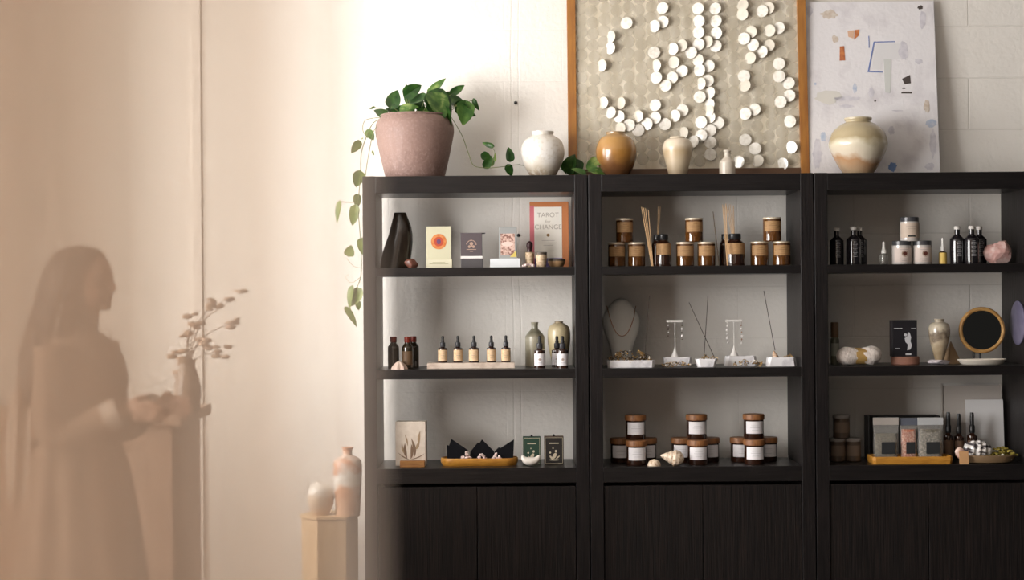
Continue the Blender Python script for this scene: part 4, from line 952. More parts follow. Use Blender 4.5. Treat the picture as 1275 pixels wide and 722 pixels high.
def earring(label, px, py, y, X0off, n, m1, m2, wide=1.0):
    X, Z = WX(px, py, y), WZ(px, py, y); t = thing('earring', label, 'earring', (X, y - .0085, Z), 0, 'drop earrings on the stands')
    tube('hook', spline([(0, .003, -.001), (0, -.001, .002), (0, -.001, -.004), (0, 0, -.010)], 3), .0007, m1, t, 6)
    z = -.010
    for k in range(n):
        r = (.0045, .0055, .004, .006)[k % 4] * wide
        rock('drop', r, .003, r * 1.3, (m1, m2)[k % 2], t, seed=k + int(px), sub=1, loc=(random.uniform(-.002, .002) * wide, 0, z - r * 2)); z -= r * 2 + .006
ES = mat('pearl_drop', (0.72, 0.68, 0.66), .3); EG = mat('dark_drop', (0.10, 0.08, 0.06), .4, metal=.4)
t, H = earstand('white T shaped earring stand above the first marble tray', 840.5, .18, Z2 + h2, 400)
earring('short drop earring at left of the first stand', 832, 401, .18, 0, 4, ES, EG); earring('longer drop earring at right of the first stand', 849, 401, .18, 0, 5, EG, ES)
t, H = earstand('white T shaped earring stand above the second marble tray', 914, .18, Z2 + h4, 399.5)
earring('chunky pearl drop earring at left of the second stand', 905.5, 401, .18, 0, 5, ES, ES, 1.3); earring('brown beaded drop earring at right of the second stand', 923, 401, .18, 0, 6, mat('brown_drop', (0.30, 0.18, 0.12), .4), ES)
def incense(label, a, b, y0, y1):
    X, Z = WX(*b, y0), WZ(*b, y0)
    o = tube('incense_stick', [(0, 0, 0), (WX(*a, y1) - X, y1 - y0, WZ(*a, y1) - Z)], .0016, mat('dark_incense', (0.055, 0.038, 0.03), .8)); o.location = (X, y0, Z); tag(o, label, 'incense stick', 'dark incense sticks')
    o2 = None
incense('dark incense stick standing right of the necklace bust', (808.5, 368), (802.5, 448), .12, .12)
incense('dark incense stick leaning strongly left, crossing another', (858, 376.5), (890, 446), .085, .085)
incense('near upright dark incense stick crossed by a leaning one', (881.5, 368), (876.5, 446), .10, .10)
incense('dark incense stick rising left from the shell holder', (951, 362), (965, 436), .11, .11)
bm = bmesh.new(); rs = []
for i in range(12):
    u = i / 11; rr = S(6, .11) * (1 - u) ** .7 * (1 + .12 * math.sin(u * 22)) + .0008
    rs.append(circ(.004 * math.sin(u * 5), 0, S(14, .11) * u, rr, n=20))
rings(bm, rs); o = finish('shell_holder', bm, mat('tan_spiral_shell', (0.62, 0.46, 0.34), .45, noise=(60, (0.40, 0.24, 0.15), (1, 1, 2), .45, .6))); o.location = (WX(965, 445, .11), .11, Z2 + h5 * .45); tag(o, 'small spiral shell holding an incense stick on the end tray', 'shell')

# ======================= unit 2, bottom shelf
g = 'lidded amber candles with white labels'; yf, yk = .09, .17
first = white_candle('lidded candle at the front centre of the left pyramid', 792.5, 545, 30.5, 27, yf, Z3, g); hc = S(30.5, yf)
def wc(px, yy, lev, lb): dup(first, (WX(px, 560, yy), yy, Z3 + lev * hc), 0, lb)
wc(772.5, .20, 0, 'lidded candle at the back left of the left pyramid, in shade'); wc(805, .20, 0, 'lidded candle at the back right of the left pyramid, mostly hidden'); wc(791.5, .145, 1, 'lidded candle on top of the left pyramid')
wc(868.5, yf, 0, 'lidded candle at the front centre of the middle pyramid'); wc(848.5, .20, 0, 'lidded candle at the back left of the middle pyramid, above the big shell'); wc(883, .20, 0, 'lidded candle at the back right of the middle pyramid'); wc(867.5, .145, 1, 'lidded candle on top of the middle pyramid')
wc(939, yf, 0, 'lidded candle at the front centre of the right pyramid'); wc(922, .20, 0, 'lidded candle at the back left of the right pyramid'); wc(955, .20, 0, 'lidded candle at the back right of the right pyramid, nearest the side panel'); wc(938.5, .145, 1, 'lidded candle on top of the right pyramid')
# shells
bm = bmesh.new(); rs = []; yS = .045
for i in range(11):
    u = i / 10; rr = S(7.8, yS) * math.sqrt(max(0, 1 - u * u)) + .0006
    rs.append([(rr * (1 + .04 * math.cos(12 * 2 * PI * k / 48)) * math.cos(2 * PI * k / 48), rr * .8 * math.sin(2 * PI * k / 48), S(8.5, yS) * u) for k in range(48)])
rings(bm, rs); o = finish('cockle_shell', bm, SHELLM); o.location = pos(814.5, yS, Z3); tag(o, 'small cream domed shell left of the big spiral shell', 'shell')
bm = bmesh.new(); rs = []; N = 40
for i in range(N):   # big whelk: axis leaning, body whorl right, spire left
    u = i / (N - 1); x = -S(15, yS) + S(30, yS) * u
    env = min(1, u / .62) ** .75 if u < .62 else max(0, 1 - ((u - .62) / .38) ** 2) ** .5
    rr = S(9.6, yS) * max(.04, env) * (1 + (.05 if u < .6 else .02) * math.sin(u * 34))
    rs.append([(x, rr * math.sin(2 * PI * k / 28), S(9.6, yS) * (1 - .1 * u) + rr * math.cos(2 * PI * k / 28) * (1 + .05 * math.cos(8 * 2 * PI * k / 28))) for k in range(28)])
rings(bm, rs); zm = min(v.co.z for v in bm.verts)
for v in bm.verts: v.co.z -= zm
o = finish('whelk_shell', bm, SHELLM); o.location = pos(835.5, .04, Z3); o.rotation_euler = (0, R(8), 0); tag(o, 'large cream ridged spiral shell before the middle candle pyramid', 'shell')

# ======================= unit 3, top shelf
g = 'tall black bottles with white caps'; y = .15
WC = mat('off_white_cap', (0.58, 0.55, 0.52), .5); BB = mat('black_glass', (0.012, 0.010, 0.012), .12, coat=.5)
h = WZ(1192, 281.5, y) - Z1
LL = [(h * .60 - i * h * .035, S(17, y) * (.34 if i % 3 else .22), .0011) for i in range(12)]
bb = cap_bottle('capped_black_bottle', 'tall black bottle with white cap just right of the yellow dropper', 'bottle', g, S(9, y), h, BB, WC, pos(1192, y, Z1), neck=.36, capf=.09, ll=LL, bodyf=.60)
dup(bb, pos(1210, .12, Z1), 0, 'tall black bottle with white cap, front of the pair by the pink crystal'); dup(bb, pos(1219.5, .19, Z1), 0, 'tall black bottle with white cap, back of the pair by the pink crystal')
dup(bb, pos(1042, .15, Z1), 0, 'tall black bottle with white cap at the left end by the side panel', scale=(.95, .95, .98)); dup(bb, pos(1063, .12, Z1), 0, 'tall black bottle with white cap, front of the left pair'); dup(bb, pos(1070.5, .19, Z1), 0, 'tall black bottle with white cap, back of the left pair')
dropper('serum_bottle', 'clear dropper bottle with white bulb left of the lidded jars', 'bottle', None, S(5.5, y), S(29, y), mat('smoky_clear_glass', (0.42, 0.40, 0.36), .1, trans=.7), None, cap=WHITE, bulb=WHITE, loc=pos(1100.5, y, Z1), body_frac=.48)
dropper('oil_bottle', 'yellow oil dropper bottle with white bulb', 'bottle', None, S(4.8, y), S(33, y), mat('dark_oil_glass', (0.05, 0.02, 0.01), .1), mat('bright_yellow_label', (0.68, 0.47, 0.12), .6), cap=WHITE, bulb=WHITE, loc=pos(1173.8, y, Z1), body_frac=.50, lab_frac=(.02, .44), emblem='none')
def mask_jar(label, px, y, Z, lid_m, body_m, emblem=True):
    t = thing('lidded_jar', label, 'jar', (WX(px, 300, y), y, Z), 0, 'glass jars with dark lids'); r = S(11.8, y); h = S(29.5, y)
    lathe('jar', smooth_prof([(r * .9, 0), (r, h * .05), (r, h * .74), (r * .96, h * .80)], 3), body_m, t, 32)
    lathe('lid', [(r * .93, h * .79), (r * .97, h * .80), (r * .97, h * .98), (r * .93, h)], lid_m, t, 32)
    if emblem:
        arc_shell('paper_label', r + .0007, h * .10, h * .70, 60, mat('pale_pink_label', (0.56, 0.47, 0.42), .6), t)
        arc_disc('tan_emblem_ring', r, h * .46, r * .34, 6, mat('tan_print', (0.36, 0.25, 0.18), .6), t, .0015); arc_disc('red_emblem', r, h * .46, r * .22, 6, mat('dark_red_print', (0.10, 0.025, 0.015), .6), t, .002)
        arc_lines(r + .0014, [(h * .63, r * .9, .001), (h * .24, r * .9, .001), (h * .17, r * .5, .001)], 0, INK, t)
    else:
        arc_shell('paper_label', r + .0007, h * .12, h * .74, 75, mat('tan_pink_label', (0.52, 0.42, 0.34), .6), t)
        arc_lines(r + .0014, [(h * .60, r * 1.2, .001), (h * .50, r * .8, .001)], 0, INK, t)
        arc_shell('dark_band', r + .0014, h * .16, h * .24, 22, DKINK, t)
    return t
LIDG = mat('charcoal_lid', (0.05, 0.05, 0.055), .3); MG = mat('milky_glass', (0.50, 0.46, 0.43), .15, coat=.4)
mask_jar('glass jar with dark red emblem, lower left of the lidded trio', 1122.5, y, Z1, LIDG, MG); mask_jar('glass jar with dark red emblem, lower right of the lidded trio', 1148, y, Z1, LIDG, MG)
mask_jar('glass jar with tan label stacked on top of the lidded trio', 1132.5, y, Z1 + S(29.5, y), LIDG, MG, False)
o = rock('rose_quartz', S(20, .13), .036, S(19, .13), PINKSTONE, seed=44, sub=3, amt=.25)
rnd = random.Random(6)
for v in o.data.vertices:
    k = v.co.z / S(32, .13)
    v.co.x = v.co.x * (1.04 - .38 * k) + S(2.5, .13) * k + rnd.uniform(-.0035, .0035); v.co.z *= 1 + rnd.uniform(-.05, .05)
o.location = pos(1241, .13, Z1); tag(o, 'rough pink rose quartz chunk at the shelf right end', 'crystal')

# ======================= unit 3, middle shelf
y = .22
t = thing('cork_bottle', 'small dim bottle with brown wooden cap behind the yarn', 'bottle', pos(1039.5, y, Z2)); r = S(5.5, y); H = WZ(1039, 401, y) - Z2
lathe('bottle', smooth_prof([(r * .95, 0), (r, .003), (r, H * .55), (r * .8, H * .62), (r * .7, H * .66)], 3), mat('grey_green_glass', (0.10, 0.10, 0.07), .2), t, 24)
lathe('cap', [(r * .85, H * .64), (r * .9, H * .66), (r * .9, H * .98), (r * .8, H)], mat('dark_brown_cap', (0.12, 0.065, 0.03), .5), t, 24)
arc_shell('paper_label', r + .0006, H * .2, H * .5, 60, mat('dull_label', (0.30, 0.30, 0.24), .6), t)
def yarn():
    y = .085; X = WX(1069.5, 446, y); t = thing('yarn_skein', 'cream twisted yarn skein with a golden brown paper band', 'yarn', (X, y, Z2)); hw = S(28.5, y)
    bm = bmesh.new(); rs = []
    for i in range(41):
        u = -1 + i / 20; e = (1 - abs(u) ** 3.2) ** .5 if abs(u) < 1 else 0
        rr = max(.0008, S(12.5, y) * e * (.70 + .30 * min(1, abs(u) * 1.7)))
        rs.append([(u * hw, rr * (1 + .07 * math.cos(6 * 2 * PI * k / 36 + u * 9)) * math.sin(2 * PI * k / 36), S(12.5, y) * (1 + .06 * u) + rr * (1 + .07 * math.cos(6 * 2 * PI * k / 36 + u * 9)) * math.cos(2 * PI * k / 36)) for k in range(36)])
    rings(bm, rs); zm = min(v.co.z for v in bm.verts)
    for v in bm.verts: v.co.z -= zm
    finish('yarn', bm, mat('cream_wool', (0.62, 0.55, 0.50), .9, noise=(60, (0.40, 0.33, 0.29), (3, 1, 1), .5, .7), bump=(70, 1.0, (3, 1, 1)), sheen=.3), t)
    rr = S(12.5, y) * .80
    bm = bmesh.new(); rs = [[(S(xo, y), q * math.sin(2 * PI * k / 30), S(12, y) + q * math.cos(2 * PI * k / 30)) for k in range(30)] for xo, q in ((-5, rr), (8, rr * 1.03), (8, rr * .98), (-5, rr * .96))]
    rings(bm, rs + [rs[0]], False, False); finish('paper_band', bm, mat('golden_brown_band', (0.33, 0.20, 0.06), .6), t)
yarn()
t, w, h = flat_box('tea_box', 'black box with a white figure print on terracotta stand', 'box', 1109, 1140, 398.5, .16, Z2 + S(10, .16), .05, None)
box('carton', -w / 2, w / 2, -.025, .025, 0, h, mat('matte_black_card', (0.012, 0.011, 0.014), .4), t)
SW = mat('silver_white_print', (0.50, 0.50, 0.52), .5); yf = -.0255; s = S(1, .16)
for nm, ps in (('figure_print', [(3, 8), (7, 9), (9, 14), (7, 19), (8, 24), (6, 30), (4, 30), (3, 25), (0, 23), (1, 18), (4, 15)]), ('figure_print', [(-1, 26), (2, 25), (3, 28), (0, 29)]), ('print_mark', [(1, 2), (8, 2), (8, 4), (1, 4)]), ('print_mark', [(-13, 34.8), (-3, 34.8), (-3, 35.6), (-13, 35.6)]), ('print_mark', [(8, 34.8), (14, 34.8), (14, 35.4), (8, 35.4)]), ('print_mark', [(-12, 10), (-6, 10), (-6, 10.7), (-12, 10.7)])):
    prism(nm, [(a * s, b * s) for a, b in ps], yf - .0008, yf + .0005, SW, t)
o = lathe('terracotta_stand', [(S(16.5, .16), 0), (S(17.5, .16), .003), (S(17.5, .16), S(9, .16)), (S(16.5, .16), S(10, .16))], mat('terracotta', (0.27, 0.125, 0.085), .7), n=36)
for v in o.data.vertices: v.co.y *= .75
o.location = pos(1127, .16, Z2); tag(o, 'low round terracotta stand under the black box', 'stand')
sl = rock('stone_slab', S(14, .13), .045, S(4.6, .13), mat('grey_lilac_stone', (0.36, 0.32, 0.34), .5, noise=(60, (0.55, 0.50, 0.52), (1, 1, 1), .4, .6)), seed=9, sub=3, flat=False); 
for v in sl.data.vertices: v.co.z = min(v.co.z, S(6, .13))
sl.location = pos(1169, .13, Z2); tag(sl, 'flat grey stone slab under the striped gold grey vase', 'stone slab')
zs = Z2 + max(v.co.z for v in sl.data.vertices)
G_silv = glaze('gold_grey_streaked_glaze', [(0, (0.26, 0.19, 0.11)), (.4, (0.44, 0.36, 0.25)), (.6, (0.17, 0.13, 0.095)), (.8, (0.48, 0.42, 0.32)), (1, (0.42, 0.37, 0.29))], rough=.25, coat=.6, nscale=22, namt=.45)
vase('streaked gold and grey vase with narrow foot left of the mirror', 'vase', 1169.5, 26.5, 397, 449, .13, zs, [(0.40, 0), (0.44, .03), (0.62, .2), (0.92, .52), (1.0, .72), (0.86, .87), (0.45, .93), (0.40, .95), (0.50, 1.0)], G_silv)
def pyramid():
    y = .20; t = bmesh.new(); a = S(9.5, y); H = WZ(1184, 424, y) - Z2
    vs = [t.verts.new(p) for p in ((-a, -a, 0), (a, -a, 0), (a, a, 0), (-a, a, 0), (0, 0, H))]
    t.faces.new(vs[:4]); [t.faces.new((vs[i], vs[(i + 1) % 4], vs[4])) for i in range(4)]
    o = finish('wooden_pyramid', t, mat('tan_pyramid_wood', (0.36, 0.24, 0.14), .5), smooth=False, bevel=.001); o.location = pos(1184, y, Z2); o.rotation_euler = (0, 0, R(20)); tag(o, 'small tan pyramid behind the streaked vase', 'ornament')
pyramid()
def mirror():
    y = .15; X = WX(1222.5, 411, y); zc = WZ(1222.5, 411, y); r = S(29, y); hp = S(3, y)
    t = thing('round_mirror', 'round table mirror in a light wood ring above a pale plate', 'mirror', (X, y, Z2 + .0))
    zl = zc - Z2
    bm = bmesh.new(); rs = []
    for i in range(49):
        a = 2 * PI * i / 48; d = Vector((math.cos(a), 0, math.sin(a))); c = Vector((0, 0, zl)) + d * (r - S(2.6, y))
        rs.append([tuple(c + d * S(2.6, y) * math.cos(q * PI / 4) + Vector((0, .010, 0)) * math.sin(q * PI / 4)) for q in range(8)])
    rings(bm, rs, False, False); bmesh.ops.remove_doubles(bm, verts=bm.verts[:], dist=1e-5)
    finish('ring_frame', bm, mat('light_ring_wood', (0.42, 0.24, 0.08), .45, noise=(15, (0.30, 0.15, 0.045), (3, 3, 3), .4, .65)), t)
    o = prism('mirror_glass', disc_poly(0, zl, r - S(4, y), 48), -.003, .003, mat('dark_mirror', (0.22, 0.22, 0.21), .06, metal=1.0), t)
    bm = bmesh.new(); lathe_bm(bm, [(.022, 0), (.024, .003), (.024, .009), (.006, .012), (.005, zl - r + .004)], 20); bmesh.ops.translate(bm, vec=(-S(9, y) * 0, .0, hp + .004), verts=bm.verts[:])
    bm.free()
    bm = bmesh.new(); lathe_bm(bm, [(.016, .0), (.017, .003), (.017, .012), (.005, .014), (.0045, zl - r + .002)], 20, cx=-S(8, y), cy=.03)
    lathe_bm(bm, [(.016, .0), (.017, .003), (.017, .012), (.005, .014), (.0045, zl - r + .008)], 20, cx=S(0, y), cy=.03)
    bbox(bm, -S(9, y), S(2, y), .0, .035, zl - r + .0, zl - r + .012)
    finish('stand', bm, mat('dark_stand_metal', (0.03, 0.03, 0.03), .4, metal=.5), t)
mirror()
y = .085; r = S(30.5, y)
bm = bmesh.new(); rings(bm, [circ(0, 0, 0, r * .75, .04, 48), circ(0, 0, .003, r * .85, .045, 48), circ(0, 0, S(8, y) * .8, r, .055, 48), circ(0, 0, S(8, y) * .88, r * .99, .054, 48), circ(0, 0, .006, r * .82, .043, 48)])
o = finish('plate', bm, mat('cream_ceramic', (0.62, 0.56, 0.48), .35, coat=.3)); o.location = pos(1222.5, y, Z2); tag(o, 'wide shallow cream plate at the foot of the round mirror', 'plate')
# disc hanging on the inner face of the right side panel
xp = U0 + 2.010 + W - TH
o = lathe('hanging_disc', [(.098, 0), (.100, .002), (.100, .006), (.094, .009)], mat('lilac_grey_disc', (0.11, 0.10, 0.15), .5, noise=(20, (0.08, 0.072, 0.12), (1, 1, 1), .4, .6)), n=48)
o.rotation_euler = (0, -PI / 2, 0); o.location = (xp, .115, WZ(1270, 402, .1)); tag(o, 'lilac grey round disc hanging on the right side panel', 'ornament')

# ======================= unit 3, bottom shelf
y = .17; g = 'dim jars with grey lids'
def dimjar(label, px, y, Z): 
    t = thing('spice_jar', label, 'jar', (WX(px, 545, y), y, Z), 0, g); r = S(9.8, y); h = S(29, y)
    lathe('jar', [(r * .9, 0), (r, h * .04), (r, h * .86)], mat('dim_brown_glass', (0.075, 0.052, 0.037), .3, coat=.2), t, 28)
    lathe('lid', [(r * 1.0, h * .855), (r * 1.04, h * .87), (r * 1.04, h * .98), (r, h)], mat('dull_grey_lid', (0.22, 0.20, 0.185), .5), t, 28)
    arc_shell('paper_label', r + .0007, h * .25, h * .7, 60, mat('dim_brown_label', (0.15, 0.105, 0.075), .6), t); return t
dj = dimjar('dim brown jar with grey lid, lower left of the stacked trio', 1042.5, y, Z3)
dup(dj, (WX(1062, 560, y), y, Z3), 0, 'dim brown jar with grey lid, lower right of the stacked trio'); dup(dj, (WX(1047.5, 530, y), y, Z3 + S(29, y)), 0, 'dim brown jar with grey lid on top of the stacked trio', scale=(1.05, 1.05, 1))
y = .23; xa, xb = WX(1079, 540, y), WX(1168, 540, y); zt = WZ(1120, 517, y) - Z3
t = thing('display_crate', 'open black box behind the three clear pouches', 'box', ((xa + xb) / 2, y, Z3)); w = xb - xa; BC = mat('black_crate', (0.012, 0.011, 0.011), .5)
box('back_board', -w / 2, w / 2, .040, .048, 0, zt, BC, t); box('side_board', -w / 2, -w / 2 + .006, -.04, .04, 0, zt, BC, t); box('side_board', w / 2 - .006, w / 2, -.04, .04, 0, zt, BC, t); box('base_board', -w / 2 + .006, w / 2 - .006, -.04, .04, 0, .006, BC, t); box('top_board', -w / 2 + .006, w / 2 - .006, -.0, .04, zt - .006, zt, BC, t)
yt = .10; xa, xb = WX(1083, 572, yt), WX(1182, 572, yt); w = xb - xa; h = S(9, yt)
t = thing('wooden_tray', 'honey wood rectangular tray under the three clear pouches', 'tray', ((xa + xb) / 2, yt, Z3))
bm = bmesh.new()
def rr_(a, b, z, c=.012): return [(-a + c, -b, z), (a - c, -b, z), (a, -b + c, z), (a, b - c, z), (a - c, b, z), (-a + c, b, z), (-a, b - c, z), (-a, -b + c, z)]
rings(bm, [rr_(w / 2 - .003, .062, 0), rr_(w / 2, .065, h * .5), rr_(w / 2, .065, h), rr_(w / 2 - .006, .059, h), rr_(w / 2 - .008, .057, h * .4)]); finish('tray_body', bm, YELLOWWOOD, t, False, bevel=.001)
PL = bpy.data.materials.new('clear_pouch_plastic'); PL.use_nodes = True
nt = PL.node_tree; b = nt.nodes['Principled BSDF']; b.inputs['Base Color'].default_value = (.66, .64, .60, 1); b.inputs['Roughness'].default_value = .18
tr = nt.nodes.new('ShaderNodeBsdfTransparent'); ms = nt.nodes.new('ShaderNodeMixShader'); ms.inputs[0].default_value = .20
nt.links.new(tr.outputs[0], ms.inputs[1]); nt.links.new(b.outputs[0], ms.inputs[2]); nt.links.new(ms.outputs[0], nt.nodes['Material Output'].inputs['Surface'])
def pouch(label, p0, p1, top, y, mc, seal, fill=.62):
    xa, xb = WX(p0, 545, y), WX(p1, 545, y); Zb = Z3 + S(9, yt) * .4; w = xb - xa; H = WZ((p0 + p1) / 2, top, y) - Zb
    t = thing('pouch', label, 'pouch', ((xa + xb) / 2, y, Zb), 0, 'clear stand-up pouches of salts'); rnd = random.Random(int(p0))
    def ring(z, dep_, wd, n=28):
        return [(wd / 2 * math.copysign(abs(math.cos(2 * PI * k / n)) ** .6, math.cos(2 * PI * k / n)), dep_ * math.copysign(abs(math.sin(2 * PI * k / n)) ** .8, math.sin(2 * PI * k / n)) * (1 + rnd.uniform(-.05, .05)), z) for k in range(n)]
    bm = bmesh.new(); rings(bm, [ring(0, .022, w * .92), ring(H * .06, .024, w * .96), ring(H * .35, .022, w), ring(H * .62, .014, w * .97), ring(H * .80, .004, w), ring(H, .002, w)]); finish('clear_bag', bm, PL, t)
    bm = bmesh.new(); rings(bm, [ring(.003, .019, w * .84), ring(H * .1, .021, w * .86), ring(H * .4, .019, w * .88), ring(H * fill, .010, w * .82)]); finish('contents', bm, mc, t)
    box('header', -w * .49, w * .49, -.0048, .0048, H * .82, H * .995, seal, t, bevel=0)
    box('dark_label', -w * .22, w * .30, -.0262, -.0250, H * .14, H * .42, mat('dark_pouch_label', (0.022, 0.024, 0.026), .5), t, bevel=.0003)
OL = mat('olive_herbs', (0.09, 0.075, 0.045), .9, noise=(120, (0.14, 0.115, 0.07), (1, 1, 1), .45, .6), bump=(150, 1, (1, 1, 1)))
pouch('clear pouch of olive herbs with pale header, leftmost on the tray', 1087, 1119, 519.5, .12, OL, mat('pale_grey_header', (0.40, 0.36, 0.33), .5))
pouch('clear pouch of orange pink salt with slate header, middle of the tray', 1120.5, 1142, 520, .13, mat('orange_pink_salt', (0.42, 0.13, 0.07), .7, noise=(130, (0.62, 0.34, 0.24), (1, 1, 1), .45, .6), bump=(150, 1, (1, 1, 1))), mat('slate_header', (0.10, 0.11, 0.14), .5), .72)
pouch('clear pouch of grey green salt with white frosted header, rightmost on the tray', 1142.5, 1174.5, 519.5, .11, mat('grey_green_salt', (0.12, 0.11, 0.085), .8, noise=(120, (0.26, 0.225, 0.18), (1, 1, 1), .45, .6), bump=(150, 1, (1, 1, 1))), mat('frosted_header', (0.46, 0.47, 0.48), .4), .72)
y = .325; xa, xb = WX(1173, 530, y), WX(1247, 530, y); H = WZ(1210, 477, y) - Z3
t = thing('acrylic_sign_holder', 'tall clear acrylic holder standing behind the white card', 'sign holder', ((xa + xb) / 2, y, Z3)); w = xb - xa
box('acrylic_sheet', -w / 2, w / 2, -.002, .002, .004, H, ACRYLIC, t, bevel=.0005); box('acrylic_base', -w / 2, w / 2, -.03, .03, 0, .004, ACRYLIC, t, bevel=.0005)
for sx in (-1, 1): box('bright_edge', sx * w / 2 - .003, sx * w / 2 + .003, -.004, .004, .004, H, mat('frosted_edge', (0.55, 0.50, 0.46), .3, trans=.3), t, bevel=.001)
box('slip_paper', -w / 2 + .004, w / 2 - .004, .0025, .0035, .01, H - .01, mat('taupe_paper', (0.48, 0.42, 0.37), .7), t, bevel=0)
y = .27; xa, xb = WX(1203.5, 525, y), WX(1250.5, 525, y); H = WZ(1225, 497.5, y) - Z3
o = box('blank_card', -(xb - xa) / 2, (xb - xa) / 2, -.0015, .0015, 0, H, mat('white_card', (0.70, 0.69, 0.69), .6), bevel=.0004); o.location = ((xa + xb) / 2, y, Z3); o.rotation_euler = (R(-4), 0, 0); tag(o, 'plain white card leaning at the right end of the bottom shelf', 'card')
g = 'black spray bottles before the white card'; y = .19
sb = dropper('spray_bottle', 'black bottle with pump cap, left of three, nearest the pouches', 'bottle', g, S(6, y), WZ(1181, 513, y) - Z3, DKAMBER, mat('brown_bottle_label', (0.13, 0.075, 0.045), .6), cap=BLACK, bulb=BLACK, loc=pos(1181, y, Z3), lab_frac=(.08, .42), body_frac=.56, emblem='none', spray=True)
dup(sb, pos(1194, y, Z3), 0, 'black bottle with pump cap, middle of three', scale=(1, 1, .97)); dup(sb, pos(1210.5, y, Z3), 0, 'black bottle with pump cap, right of three, before the white card', scale=(1.05, 1, .99))
y = .085; r = S(36, y)
bm = bmesh.new(); rings(bm, [circ(0, 0, 0, r * .7, .045, 48), circ(0, 0, .004, r * .85, .055, 48), circ(0, 0, S(9, y), r, .065, 48), circ(0, 0, S(10, y), r * .985, .064, 48), circ(0, 0, .007, r * .8, .05, 48)])
o = finish('wooden_dish', bm, mat('dark_tan_dish', (0.20, 0.13, 0.07), .45)); o.location = pos(1229, y, Z3); tag(o, 'shallow dark tan oval dish of shells and moss', 'dish')
bm = bmesh.new(); rs = []
for i in range(26):
    u = i / 25; rr = S(11, .075) * math.sin(PI * min(.98, u * .9 + .08)) ** .7 * (1 + .12 * math.sin(u * 30))
    rs.append([(-S(17, .075) + S(36, .075) * u, rr * .8 * math.sin(2 * PI * k / 26), rr * (1 + .12 * math.cos(5 * 2 * PI * k / 26 + u * 6)) * math.cos(2 * PI * k / 26)) for k in range(26)])
rings(bm, rs); zm = min(v.co.z for v in bm.verts)
for v in bm.verts: v.co.z -= zm
o = finish('striped_shell', bm, mat('black_white_shell', (0.66, 0.63, 0.60), .3, coat=.4, noise=(28, (0.05, 0.04, 0.045), (1, 1, 3), .50, .58))); o.location = (WX(1216, 557, .075), .075, Z3 + .010); o.rotation_euler = (0, R(6), 0); tag(o, 'black and white striped shell lying in the dish', 'shell')
rnd = random.Random(31); bm = bmesh.new()
for i in range(70):
    u = rnd.uniform(-1, 1); T = Matrix.Translation((u * S(19, .09), rnd.uniform(-.03, .03), S(7, .09) + rnd.uniform(0, 1) * S(11, .09) * (1 - .5 * u * u) ** 1))
    rr = rnd.uniform(.004, .009)
    bmesh.ops.create_icosphere(bm, subdivisions=1, radius=rr, matrix=T @ Matrix.Diagonal((1.3, 1, .8, 1)))
for v in bm.verts: v.co += Vector((rnd.uniform(-1, 1), rnd.uniform(-1, 1), rnd.uniform(-1, 1))) * .0015
o = finish('moss', bm, mat('golden_olive_moss', (0.17, 0.13, 0.02), .9, noise=(60, (0.36, 0.29, 0.055), (1, 1, 1), .4, .6))); o.location = (WX(1245, 555, .09), .09, Z3 + .0); tag(o, 'clump of golden olive moss at the dish right side', 'moss', kind='stuff')
chips('white_pebbles', 1222, 1262, .065, Z3 + .008, 9, mat('white_pebble', (0.62, 0.58, 0.48), .5), 'white pebbles in the dish below the moss', 'pebbles', 18, 33, .011)
o = rock('coral_pink_shell', S(8, .06), .015, S(9, .06), mat('peach_pink_shell', (0.60, 0.36, 0.28), .4, noise=(40, (0.70, 0.52, 0.44), (1, 1, 1), .4, .6)), seed=12, sub=3, flat=False); o.location = (WX(1197, 560, .065), .075, Z3 + .016); tag(o, 'peach pink shell at the dish left edge', 'shell')
o = box('price_tag', -S(5.8, .03), S(5.8, .03), -.001, .001, 0, S(16, .03), mat('tan_tag_card', (0.50, 0.28, 0.13), .6), bevel=.0004); o.location = pos(1200.5, .015, Z3); o.rotation_euler = (R(-8), 0, 0); tag(o, 'blank tan card tag standing before the dish', 'tag')

# ======================= pedestal with two vases at the left
y = .18
pedx0, pedx1 = WX(375, 660, y), WX(453, 660, y); zp = WZ(415, 643, .08); cx = (pedx0 + pedx1) / 2; cy = .18
PW = mat('pale_wood_pedestal', (0.62, 0.44, 0.26), .55, noise=(8, (0.55, 0.37, 0.21), (5, 5, .5), .35, .7))
bm = bmesh.new(); n = 6
a = (pedx1 - pedx0) / 2 - .004
def hexr(s, z): return [(s * a * math.cos(PI / 3 * k + .18), s * a * .9 * math.sin(PI / 3 * k + .18), z) for k in range(6)]
t = thing('pedestal', 'faceted pale wood pedestal left of the bookcases', 'pedestal', (cx - .012, cy, 0))
rings(bm, [hexr(.93, 0), hexr(.93, zp - .015)]); finish('column', bm, PW, t, False, bevel=.003)
bm = bmesh.new(); rings(bm, [hexr(1, zp - .015), hexr(1, zp)]); finish('top_slab', bm, PW, t, False, bevel=.002)
G_p1 = glaze('white_orange_brushed_glaze', [(0, (0.55, 0.36, 0.24)), (.30, (0.50, 0.24, 0.13)), (.45, (0.66, 0.62, 0.56)), (.62, (0.66, 0.64, 0.60)), (.72, (0.52, 0.22, 0.11)), (.84, (0.64, 0.54, 0.46)), (1, (0.52, 0.24, 0.13))], nscale=11, namt=.35)
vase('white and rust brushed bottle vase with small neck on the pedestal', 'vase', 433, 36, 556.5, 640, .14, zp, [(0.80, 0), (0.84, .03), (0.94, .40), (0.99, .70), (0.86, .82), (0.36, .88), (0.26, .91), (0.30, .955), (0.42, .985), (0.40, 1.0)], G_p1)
G_p2 = glaze('white_peach_glaze', [(0, (0.60, 0.44, 0.32)), (.5, (0.66, 0.52, 0.40)), (.62, (0.70, 0.66, 0.60)), (1, (0.70, 0.66, 0.60))], nscale=12, namt=.4)
